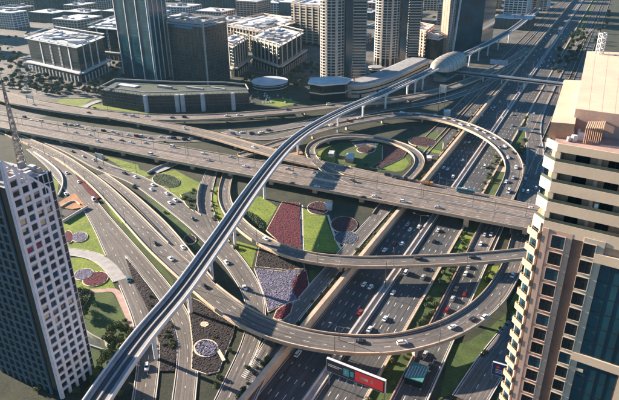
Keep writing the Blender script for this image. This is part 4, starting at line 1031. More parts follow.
# ---------------------------------------------------------------- station and footbridge
ia = min(range(len(mp_)), key=lambda i: (mp_[i][0] - G(449, 62.5, 21)).length); sc_, sn = mp_[ia]; sf = Vector((sn.y, -sn.x, 0))
root = thing('metro_station', 'domed bronze shell of the metro station straddling the white viaduct', 'station', (sc_.x, sc_.y, T))
HLs = 46.0; b = MB(); nu, nv = 30, 16; V = []
for i in range(nu + 1):
    u = -1 + 2 * i / nu; k = max(0, 1 - abs(u) ** 2.6) ** .6 * .92 + .05
    for j in range(nv + 1):
        a = math.pi * j / nv; V.append(Vector((sc_.x, sc_.y, 0)) + sf * u * HLs + sn * math.cos(a) * 15.5 * k + Vector((0, 0, 15 + 5 * (1 - k) + math.sin(a) ** .8 * 17 * k)))
for i in range(nu):
    for j in range(nv):
        q = [V[i * (nv + 1) + j], V[(i + 1) * (nv + 1) + j], V[(i + 1) * (nv + 1) + j + 1], V[i * (nv + 1) + j + 1]]; b.poly(q, 'shell')
o = b.build('shell', root); 
bmx = bmesh.new(); bmx.from_mesh(o.data); bmesh.ops.remove_doubles(bmx, verts=bmx.verts, dist=.01); bmx.to_mesh(o.data); bmx.free()
o.data.polygons.foreach_set('use_smooth', [True] * len(o.data.polygons))
b = MB()
for i in range(3, nu - 2, 3):
    for j in range(nv):
        b.tube(V[i * (nv + 1) + j], V[i * (nv + 1) + j + 1], .22, 'pole', 4)
b.build('shell_ribs', root)
b = MB(); az = math.degrees(math.atan2(sf.x, sf.y)); b.box((sc_.x, sc_.y, 9), (24, 66, 7), 'glass_b', az); b.box((sc_.x, sc_.y, T), (14, 56, 6), 'conc_gr', az); b.build('concourse', root)
A_, B_ = G(452, 72.5, 10), G(564, 85.5, 10); dirv = (B_ - A_); n_ = 14; nn = Vector((-dirv.y, dirv.x, 0)).normalized()
fp = [(A_.lerp(B_, i / n_), nn) for i in range(n_ + 1)]; root = thing('footbridge', 'enclosed grey footbridge tube crossing the highway from the domed station', 'footbridge', (A_.x, A_.y, 0))
b = MB(); b.rail(fp, -3, 3, -.6, .3, 'conc_gr'); b.build('deck', root)
b = MB(); b.rail(fp, -2.9, 2.9, .31, 2.0, 'glass_b'); b.build('glazing', root)
b = MB(); b.rail(fp, -3.2, 3.2, 2.01, 2.5, 'steel'); b.rail(fp, -2.2, 2.2, 2.51, 3.2, 'steel'); b.build('roof', root)
for t in (.12, .3, .47, .67, .86, .97):
    p = A_.lerp(B_, t); b = MB(); b.tube((p.x, p.y, -.1), (p.x, p.y, 9.38), .8, 'conc_lt', 10); b.build('pier', root)
p = B_; b = MB(); b.box((p.x + 4, p.y - 3, 0), (12, 16, 13.5), 'beige', 27); b.box((p.x + 4, p.y - 3, 13.52), (13, 17, .6), 'roofw', 27)
tag(b.build('footbridge_lobby'), 'small beige lobby at the right end of the grey footbridge', 'building')
# ================================================================ VEGETATION
def leafy(mb, c, rad, n, size, rr, m, zs=1.0):
    for _ in range(n):
        while True:
            v = Vector((rr.uniform(-1, 1), rr.uniform(-1, 1), rr.uniform(-1, 1)))
            if .35 < v.length < 1: break
        p = c + Vector((v.x * rad, v.y * rad, v.z * rad * zs)); s_ = size * rr.uniform(.6, 1.3)
        a = Vector((rr.uniform(-1, 1), rr.uniform(-1, 1), rr.uniform(-.6, .6))).normalized(); d = a.cross(Vector((rr.uniform(-1, 1), rr.uniform(-1, 1), rr.uniform(-1, 1)))).normalized()
        mb.poly([p - a * s_, p - d * s_ * .6, p + a * s_, p + d * s_ * .6], m)
def make_tree(seed, h, m, lobes=9, leaf=.42):
    rr = random.Random(seed); root = thing('tree', 'tree', 'tree')
    t = MB(); top = Vector((rr.uniform(-.3, .3), rr.uniform(-.3, .3), h * .5)); t.tube((0, 0, -.3), top, .22, 'bark', 7, .13)
    f = MB()
    for i in range(lobes):
        a = 2 * math.pi * i / lobes + rr.uniform(-.4, .4); q = Vector((math.cos(a) * h * rr.uniform(.12, .3), math.sin(a) * h * rr.uniform(.12, .3), h * rr.uniform(.5, .85)))
        t.tube(top * .8, q, .1, 'bark', 5, .04); leafy(f, q, h * rr.uniform(.16, .24), 90, leaf, rr, m, .8)
    leafy(f, Vector((0, 0, h * .78)), h * .22, 120, leaf, rr, m, .8)
    KIDS[root.name] = [t.build('trunk', root), f.build('crown', root)]; return root
def make_bush(seed, m):
    rr = random.Random(seed); f = MB()
    for i in range(5): leafy(f, Vector((rr.uniform(-.8, .8), rr.uniform(-.8, .8), rr.uniform(.4, 1.0))), rr.uniform(.7, 1.1), 60, .26, rr, m, .8)
    return f
protos = [make_tree(1, 7.5, 'leaf'), make_tree(2, 8.5, 'leaf2'), make_tree(3, 6.2, 'leaf', 7), make_tree(4, 9, 'leaf2', 11)]
used = set()
def place_tree(x, y, z, k, s, label, group):
    o = protos[k]
    if k in used: o = clone(o)
    used.add(k); o.location = (x, y, z); o.rotation_euler = (0, 0, random.uniform(0, 6.3)); o.scale = (s, s, s * random.uniform(.85, 1.15)); o['label'] = label; o['category'] = 'tree'; o['group'] = group
tr = random.Random(31)
def grove(poly, n, h, ks, s0, s1, label, group, mind=3.5):
    P = [G(x, y, h) for x, y in poly]; xs = [p.x for p in P]; ys = [p.y for p in P]; got = []; tries = 0
    while len(got) < n and tries < 5000:
        tries += 1; x, y = tr.uniform(min(xs), max(xs)), tr.uniform(min(ys), max(ys))
        if inside(P, x, y) and all((x - a) ** 2 + (y - b) ** 2 > mind ** 2 for a, b in got):
            got.append((x, y)); place_tree(x, y, h, tr.choice(ks), tr.uniform(s0, s1), label, group)
grove([(106, 338), (120, 332), (133, 338), (134, 352), (120, 372), (108, 402), (90, 402), (98, 372), (112, 358), (108, 348)], 30, T, (0, 2, 0, 2), .65, 1.0, 'leafy tree in the sunlit clump between the gridded tower and the metro', 'trees by the gridded tower', 3.6)
grove([(78, 296), (86, 300), (86, 325), (80, 325)], 6, T, (0, 1), .5, .8, 'small tree in shade close to the foot of the gridded tower', 'trees in the tower shade', 3)
grove([(24, 86), (34, 76), (83, 90), (110, 78), (112, 90), (100, 97), (60, 97), (35, 94)], 62, T, (1, 3, 2), .8, 1.2, 'dark tree around the foot of the office block with ladder columns', 'trees round the ladder column office block', 7)
grove([(19, 55), (28, 62), (30, 78), (22, 84), (10, 80), (10, 56)], 14, T, (1, 3), .8, 1.3, 'dark tree left of the office block with ladder columns', 'trees left of the office block', 8)
grove([(108, 62), (122, 66), (124, 80), (110, 76)], 10, T, (1, 3), .7, 1.0, 'dark tree between the office block and the blue glass tower', 'trees by the blue glass tower', 7)
grove([(285, 82), (304, 66), (318, 64), (318, 76), (308, 84), (296, 96), (282, 96)], 26, T, (1, 3, 0), .7, 1.05, 'dark street tree between the beige blocks and the first balcony tower', 'street trees by the beige blocks', 7)
grove([(240, 84), (252, 78), (262, 80), (250, 94), (246, 100)], 12, T, (1, 3), .7, 1.0, 'dark tree between the podium and the round white pavilion', 'trees by the round white pavilion', 7)
grove([(355, 80), (395, 72), (400, 78), (380, 86), (358, 88)], 14, T, (1, 3), .6, .9, 'dark tree in the garden behind the curved hall', 'trees behind the curved hall', 6)
grove([(548, 70), (568, 38), (582, 26), (588, 34), (572, 70), (556, 78)], 34, 0, (1, 3, 2), .8, 1.3, 'dark tree in the park strip right of the far highway', 'trees of the park strip', 11)
grove([(521, 122), (527, 118), (529, 130), (524, 150), (514, 172), (512, 160)], 8, 0, (0, 1), .6, .9, 'tree in the narrow strip right of the arched ramp', 'trees right of the arched ramp', 4)
bushm = [make_bush(11, 'leaf').build('bush'), make_bush(12, 'leaf2').build('bush'), make_bush(13, 'leaf').build('bush')]; ub = set()
def place_bush(x, y, z, label, group, s=1.0):
    k = tr.randrange(3); o = bushm[k]
    if k in ub: o = o.copy(); COL.objects.link(o)
    ub.add(k); o.location = (x, y, z); o.rotation_euler = (0, 0, tr.uniform(0, 6.3)); sc = s * tr.uniform(.7, 1.4); o.scale = (sc, sc, sc * tr.uniform(.7, 1.1)); tag(o, label, 'bush', group)
for s_ in range(-110, 130, 3):
    if tr.random() < .75: p = HW(s_ + tr.uniform(-1, 1), tr.uniform(-28.6, -23), .05); place_bush(p.x, p.y, p.z, 'green bush in the strip between the highway and the queue filled collector road', 'bushes of the collector strip', 1.1)
for s_ in range(-110, 400, 9):
    if tr.random() < .8: p = HW(s_ + tr.uniform(-1, 1), tr.uniform(24.2, 27.5), T + .05); place_bush(p.x, p.y, p.z, 'bush along the top of the tan retaining wall', 'bushes on the retaining wall', .9)
for poly, n, h, lb, gr, s in (([(488, 166), (500, 150), (503, 162), (489, 190), (482, 192)], 22, .05, 'bush inside the curve of the arched ramp', 'bushes inside the arched ramp', 1.1),
    ([(180, 195), (196, 190), (197, 204), (192, 212)], 14, T + .3, 'bush in the striped hedge bed beside the hooked slip road', 'bushes of the striped hedge bed', .9),
    ([(148, 292), (160, 306), (172, 326), (176, 345), (172, 368), (162, 350), (152, 318)], 26, T + .3, 'dark bush in the planting strip left of the white metro piers', 'bushes of the dark planting strip', .7),
    ([(482, 288), (494, 268), (498, 274), (486, 290)], 8, .05, 'bush in the small green wedge beside the rising ramp', 'bushes of the green wedge', 1.0),
    ([(208, 190), (218, 190), (216, 204), (224, 220), (214, 222), (208, 205)], 16, T + .1, 'bush between the hooked slip road and the curved ramp', 'bushes beside the curved ramp', .8),
    ([(505, 320), (515, 300), (524, 300), (520, 322), (500, 345), (480, 365), (476, 360)], 20, .1, 'bush on the slope right of the largest ramp', 'bushes on the slope', .8),
    ([(245, 370), (262, 350), (272, 355), (258, 385), (240, 398)], 10, T + .1, 'bush beside the slip roads at the bottom', 'bushes at the bottom slip roads', .9)):
    P = [G(x, y, h) for x, y in poly]; xs = [p.x for p in P]; ys = [p.y for p in P]; c_ = 0
    for _ in range(3000):
        if c_ >= n: break
        x, y = tr.uniform(min(xs), max(xs)), tr.uniform(min(ys), max(ys))
        if inside(P, x, y): place_bush(x, y, h, lb, gr, s); c_ += 1

def on_road(p, pad=1.0):
    for path, W in CORR:
        for i in range(0, len(path)):
            q = path[i][0]
            if (q.x - p.x) ** 2 + (q.y - p.y) ** 2 < (W[i] / 2 + pad) ** 2: return True
    o = (p - B0).dot(BN); return 1 < o < 33 and -520 < (p - B0).dot(BD) < 170
n_b = 0
for _ in range(2600):
    x_, y_ = tr.uniform(30, 520), tr.uniform(100, 395); p = G(x_, y_, T)
    if perp(p) < 24 or on_road(p) or n_b > 55: continue
    mid = ((x_ - 290) / 45) ** 2 + ((y_ - 245) / 65) ** 2 < 1 or 60 < x_ < 120 and 200 < y_ < 300
    if mid: continue
    place_bush(p.x, p.y, T + .1, 'bush scattered on the dark planted ground between the ramps', 'bushes between the ramps', 1.0); n_b += 1
# chevron hatching in the gore between the two lower slip roads
a_, b_ = G(243, 378, T + .9), G(262, 347, T + .9); dd = (b_ - a_); nn_ = Vector((-dd.y, dd.x, 0)).normalized(); hm_ = MB()
for i in range(20):
    c = a_ + dd * i / 20; e = dd.normalized(); w_ = 1.25 * (1 - i / 30)
    hm_.poly([c - nn_ * w_, c - nn_ * w_ + e * .4, c + nn_ * w_ + e * 1.2, c + nn_ * w_ + e * .8], 'paint')
tag(hm_.build('hatched_marking'), kind='structure')
# ================================================================ STREET FURNITURE
def make_lamp(h=11, arm=2.6, double=True):
    root = thing('street_lamp', 'lamp', 'street lamp'); b = MB(); b.tube((0, 0, 0), (0, 0, h), .16, 'pole', 7, .09); p = b.build('pole', root)
    b = MB(); sides = (1, -1) if double else (1,)
    for sg in sides: b.tube((0, 0, h - .1), (sg * arm, 0, h + .35), .06, 'pole', 5)
    ar = b.build('arm', root); ks = [p, ar]
    for sg in sides:
        b = MB(); b.box((sg * (arm + .3), 0, h + .28), (.95, .36, .16), 'steel'); ks.append(b.build('lamp_head', root))
    KIDS[root.name] = ks; return root
lamp2 = make_lamp(); lamp1 = make_lamp(10, 2.2, False); first = {'2': True, '1': True}
def lamp(p, az, label, group, dbl=True, s=1.0):
    k = '2' if dbl else '1'; o = lamp2 if dbl else lamp1
    if not first[k]: o = clone(o)
    first[k] = False; o.location = p; o.rotation_euler = (0, 0, -R_(az)); o.scale = (s, s, s); o['label'] = label; o['category'] = 'street lamp'; o['group'] = group
for t in range(-500, 120, 33):
    p = B0 + BD * t + BN * 18.5; lamp((p.x, p.y, BZ), BAZ, 'dark double armed lamp post on the median of the wide crossing bridge', 'lamp posts of the crossing bridge')
L_ = 0
def along(path, off, every, start, label, group, flip=0, dbl=False, zmin=-1, s=1.0):
    acc = every - start
    for i in range(1, len(path)):
        acc += (path[i][0] - path[i - 1][0]).length
        if acc >= every and path[i][0].z > zmin:
            acc = 0; p, n = path[i]; q = p + n * off; lamp(tuple(q), math.degrees(math.atan2(-n.y, n.x)) + flip + 0, label, group, dbl, s)
# lamp x axis (arm) must point to the road: rotate so local +x = -n*sign
def alongr(path, off, *a, **k): along(path, off, *a, flip=0 if off < 0 else 180, **k)
alongr(f_path, -6.0, 42, 20, 'dark single armed lamp post on the outer parapet of the largest curved ramp', 'lamp posts of the largest ramp')
for k_, (path, off, lb, gr) in enumerate(((ROADS[4], -6.0, 'lamp post on the parapet of the slip ramp left of the metro', 'lamp posts of the tan slip ramp'), (ROADS[3 + 2], 6.5, 'lamp post along the upper tan bridge below the podium', 'lamp posts of the upper tan bridge'))): alongr(path, off, 40, 10, lb, gr)
alongr([q for q in path_of([(223, 190, 4), (226, 206, 5), (237, 221, 6.4), (253, 235, 7.6), (275, 247.5, 8.4), (305, 257.5, 9), (340, 261.5, 9), (374, 262.5, 9), (410, 261.5, 9), (450, 260, 9), (489, 257.5, 9), (530, 253.5, 9)])], -5.1, 38, 10, 'lamp post on the near parapet of the upper curved ramp', 'lamp posts of the upper curved ramp')
for s_ in range(-80, 900, 60): p = HW(s_, 0, .1); lamp(tuple(p), HAZ + 90 - 90, 'tall double armed lamp post in the highway median', 'lamp posts of the highway median', True, 1.5)
alongr(path_of([(60, 146, T), (98, 165, T), (138, 180, T), (172, 203, T), (208, 233, T)]), 7.5, 45, 10, 'lamp post beside the slip road left of the wide bridge', 'lamp posts of the slip road')

def signboard(name, label, c, az, w, h, z, posts=2, face='signdark', back='steel', rows=(), th=.3, frame='white'):
    root = thing(name, label, 'sign', (c.x, c.y, c.z)); u = azv(az); o = azv(az + 90); c = Vector((c.x, c.y, 0)); f = Frame(c, az, az + 90)
    b = MB(); f.box(b, -w / 2, w / 2, -th / 2, th / 2, z, z + h, back); b.build('board', root)
    b = MB(); f.box(b, -w / 2 + .15, w / 2 - .15, th / 2 + .003, th / 2 + .03, z + .15, z + h - .15, face); b.build('face', root)
    for (s0, s1, z0, z1, m_) in rows: b = MB(); f.box(b, -w / 2 + w * s0, -w / 2 + w * s1, th / 2 + .031, th / 2 + .06, z + h * z0, z + h * z1, m_); b.build('marking', root)
    b = MB()
    for k in range(posts): s_ = 0 if posts == 1 else -w / 2 + .6 + (w - 1.2) * k / (posts - 1); f.box(b, s_ - .2, s_ + .2, -th / 2 - .4, -th / 2 - .003, c_z(root), z + h * .8, 'steel')
    b.build('posts', root); return root
def c_z(r): return r.location.z
signboard('road_sign', 'large grey backed road sign board above the slip road left of the bridge', G(101, 165, T), 300, 9, 4.5, T + 5.5, 2, 'conc_gr', 'conc_lt')
signboard('road_sign', 'grey road sign board on the far left of the upper tan bridge', G(31, 103, 9), 300, 12, 4, 14, 2, 'signteal', 'conc_lt')
signboard('road_sign', 'tall pale sign board between the metro viaduct and the arched ramp', G(441, 113, T), 300, 7, 8, 24, 2, 'roofw', 'conc_lt')
signboard('road_sign', 'wide white sign board beside the left lanes of the far highway', G(498, 70, T), 117, 22, 6, 10, 2, 'roofw', 'white')
signboard('road_sign', 'small white road sign gantry board under the grey footbridge', HW(318, -28, 0), 117, 10, 3, 8, 2, 'roofw', 'white')
# billboards at the bottom
ba, bb = G(327, 357.5, 15), G(386, 380.5, 15); bm = (ba + bb) / 2; baz = math.degrees(math.atan2(bb.x - ba.x, bb.y - ba.y))
root = signboard('billboard', 'long dark billboard with teal and red panels and a white top edge at the bottom', Vector((bm.x, bm.y, 0)), baz, (bb - ba).length, 6.5, 8.5, 3, 'signdark', 'white', ((.03, .28, .60, .64, 'white'), (.03, .22, .48, .52, 'white'), (.30, .40, .2, .75, 'signteal'), (.33, .38, .35, .6, 'white'), (.42, .48, .3, .7, 'signteal'), (.50, .97, .12, .88, 'signred'), (.58, .72, .4, .6, 'white'), (.76, .80, .35, .65, 'white')), th=1.2)
bc = G(500, 377, 4); root = signboard('billboard', 'blue billboard with white lines of lettering beside the tan tower at the bottom', Vector((bc.x, bc.y, 0)), 117, 7.4, 6.5, 4.5, 2, 'signblue', 'white', ((.2, .42, .62, .80, 'signred'), (.25, .37, .68, .75, 'white'), (.2, .75, .48, .53, 'white'), (.2, .6, .36, .40, 'white'), (.2, .7, .24, .28, 'white')), th=.8)
b = MB(); c_ = G(417, 372, 4); b.box((c_.x, c_.y, 0), (9, 7, 3.8), 'glass', HAZ + 90); b.box((c_.x, c_.y, 3.81), (10.5, 8, .5), 'teal', HAZ + 90)
for i in range(7): b.box((c_.x - 4 + i * 1.3, c_.y, 4.32), (.25, 7, .2), 'roofw', HAZ)
tag(b.build('teal_kiosk'), 'small teal roofed kiosk under the largest ramp beside the collector road', 'kiosk')
# small site sheds inside the loop and on the lawn
for (x, y, w1, w2, h, m_, lb) in ((331.5, 156, 7, 4, 3.2, 'white', 'white site cabin inside the oval loop ramp'), (350, 160, 12, 6, 3.4, 'pinkst', 'pinkish flat roofed shed inside the oval loop ramp'), (329, 209, 4.5, 4, 3.4, 'roofw', 'pale grey equipment box beside the dark oval flower bed'), (429, 160, 6, 3.5, 2.6, 'pink', 'small pink hut right of the oval loop ramp'), (447, 115, 9, 6, 4, 'roofw', 'grey shed under the arched ramp beside the far highway')):
    g_ = G(x, y, T); root = thing('site_cabin', lb, 'cabin', tuple(g_)); b = MB(); b.box((g_.x, g_.y, T), (w1, w2, h), m_, 100); b.build('walls', root)
    b = MB(); b.box((g_.x, g_.y, T + h + .01), (w1 + .5, w2 + .5, .25), 'roofw', 100); b.build('roof', root)
    b = MB(); f = Frame((g_.x, g_.y), 100, 190); f.box(b, -w1 * .3, -w1 * .1, w2 / 2 + .01, w2 / 2 + .06, T, T + 2, 'black'); b.build('door', root)

# ================================================================ VEHICLES
def loft(mb, secs, m, caps=True):
    """secs: list of (y, [(x, z)...]) closed rings"""
    n = len(secs[0][1]); b = len(mb.v); k = mb.mi(m)
    for y, ring in secs: mb.v += [(x, y, z) for x, z in ring]
    for i in range(len(secs) - 1):
        for j in range(n):
            a = b + i * n + j; c = b + i * n + (j + 1) % n; mb.f.append((a, c, c + n, a + n)); mb.m.append(k)
    if caps:
        mb.f.append(tuple(b + j for j in range(n))); mb.m.append(k); e = b + (len(secs) - 1) * n; mb.f.append(tuple(e + n - 1 - j for j in range(n))); mb.m.append(k)
def ring(w, z0, z1, t=.9): return [(-w, z0), (w, z0), (w, (z0 + z1) / 2), (w * t, z1), (-w * t, z1), (-w, (z0 + z1) / 2)]
SPEC = dict(sedan=dict(L=4.7, W=1.84, hood=.86, roof=1.42, prof=((-2.35, .3, .78, .82), (-2.25, .3, .95, .95), (-1.5, .3, .98, .98), (.8, .3, .96, 1), (1.9, .3, .82, .97), (2.3, .3, .66, .86)), cab=(-1.75, -1.05, .35, 1.05)),
            suv=dict(L=4.9, W=1.95, hood=1.0, roof=1.78, prof=((-2.45, .35, .9, .9), (-2.4, .35, 1.12, .97), (-1.5, .35, 1.14, 1), (.9, .35, 1.1, 1), (2.1, .35, .98, .98), (2.42, .35, .8, .9)), cab=(-2.3, -2.0, .45, 1.1)),
            van=dict(L=5.4, W=2.0, hood=1.1, roof=2.3, prof=((-2.7, .35, 1.2, .98), (-2.6, .35, 1.3, 1), (0, .35, 1.3, 1), (1.6, .35, 1.25, 1), (2.5, .35, 1.05, .96), (2.7, .35, .8, .9)), cab=(-2.62, -2.5, 1.0, 2.0)))
def car_meshes(kind, paint):
    S_ = SPEC[kind]; w = S_['W'] / 2; b = MB()
    loft(b, [(y, ring(w * k, z0, z1, .93)) for y, z0, z1, k in S_['prof']], paint)
    y0, y1, y2, y3 = S_['cab']; h = S_['hood']; r = S_['roof']
    b.hexa([(-w * .70, y1, r - .07), (w * .70, y1, r - .07), (w * .70, y2, r - .07), (-w * .70, y2, r - .07), (-w * .64, y1 + .1, r), (w * .64, y1 + .1, r), (w * .64, y2 - .1, r), (-w * .64, y2 - .1, r)], paint)
    body = b.build('body'); COL.objects.unlink(body)
    g_ = MB(); zb = h - .02
    g_.hexa([(-w * .9, y0, zb), (w * .9, y0, zb), (w * .9, y3, zb), (-w * .9, y3, zb), (-w * .72, y1, r - .072), (w * .72, y1, r - .072), (w * .72, y2, r - .072), (-w * .72, y2, r - .072)], 'cglass')
    glass = g_.build('windows'); COL.objects.unlink(glass)
    return body, glass
wb = MB(); wb.tube((-.11, 0, 0), (.11, 0, 0), .33, 'tyre', 14); wb.tube((-.12, 0, 0), (.12, 0, 0), .19, 'steel', 10); wheel = wb.build('wheel'); COL.objects.unlink(wheel)
hb = MB(); hb.box((0, 0, 0), (.36, .06, .14), 'white'); headl = hb.build('headlight'); COL.objects.unlink(headl)
tb = MB(); tb.box((0, 0, 0), (.34, .06, .14), 'cr'); taill = tb.build('tail_light'); COL.objects.unlink(taill)
CACHE = {}; TINY = {}
def vehicle_at(px, py, kind, paint, label, group, h=None, small=False, flip=False, lane=None):
    best = None
    for hh in ([h] if h is not None else [9, T, 0, 6, 7.5, 4.5, 1.5, 8.4]):
        q = G(px, py, hh)
        for pa in ROADS:
            for i in range(0, len(pa) - 1):
                p = pa[i][0]; d = abs(p.z - hh) * 3 + math.hypot(p.x - q.x, p.y - q.y)
                if best is None or d < best[0]: best = (d, pa, i)
    d, pa, i = best; p, n = pa[i]
    for _ in range(3):
        q = G(px, py, p.z + .02); j = min(range(len(pa)), key=lambda j: (pa[j][0].x - q.x) ** 2 + (pa[j][0].y - q.y) ** 2); p, n = pa[j]
    # interpolate road level
    a = pa[max(j - 1, 0)][0]; c = pa[min(j + 1, len(pa) - 1)][0]; fw = (c - a); L = fw.length; t = ((q - a).dot(fw)) / (L * L); z = a.z + (c.z - a.z) * max(0, min(1, t))
    az = math.atan2(fw.x, fw.y) + (math.pi if flip else 0); pitch = math.atan2(c.z - a.z, math.hypot(fw.x, fw.y)) * (-1 if flip else 1)
    rot = (pitch, 0, -az); loc = (q.x, q.y, z + .035)
    key = (kind, paint)
    if key not in CACHE: CACHE[key] = car_meshes(kind, paint)
    body, glass = CACHE[key]
    if small:
        if key not in TINY:
            me = bpy.data.meshes.new('car'); bm_ = bmesh.new(); bm_.from_mesh(body.data); k0 = len(bm_.faces)
            bm_.from_mesh(glass.data)
            bm_.faces.ensure_lookup_table()
            for f in bm_.faces[k0:]: f.material_index = 1
            bm_.to_mesh(me); bm_.free(); me.materials.append(M[paint]); me.materials.append(M['cglass']); TINY[key] = me
        o = bpy.data.objects.new('car', TINY[key]); COL.objects.link(o); o.location = loc; o.rotation_euler = rot; return tag(o, label, 'car', group)
    nm = {'sedan': 'car', 'suv': 'off_road_car', 'van': 'van'}[kind]; o = thing(nm, label, {'sedan': 'car', 'suv': 'car', 'van': 'van'}[kind], loc, group); o.rotation_euler = rot; S_ = SPEC[kind]; w = S_['W'] / 2
    def add(src, l=(0, 0, 0)):
        c_ = src.copy(); COL.objects.link(c_); c_.parent = o; c_.location = l
    add(body); add(glass)
    for sx in (-1, 1):
        for y in (-S_['L'] * .3, S_['L'] * .31): add(wheel, (sx * (w - .1), y, .33))
        add(headl, (sx * w * .66, S_['L'] / 2 - .10, .6)); add(taill, (sx * w * .68, -S_['L'] / 2 - .0, .72))
    return o
N_ = {'w': 'cw', 's': 'cs', 'k': 'ck', 'r': 'cr', 'b': 'cb', 'g': 'cg', 't': 'ct', 'o': 'cgold'}
CN = {'w': 'white', 's': 'silver', 'k': 'black', 'r': 'red', 'b': 'blue', 'g': 'grey', 't': 'teal', 'o': 'bronze'}
KN = {'c': 'sedan', 'u': 'suv', 'v': 'van'}; KW = {'c': 'car', 'u': 'off roader', 'v': 'van'}
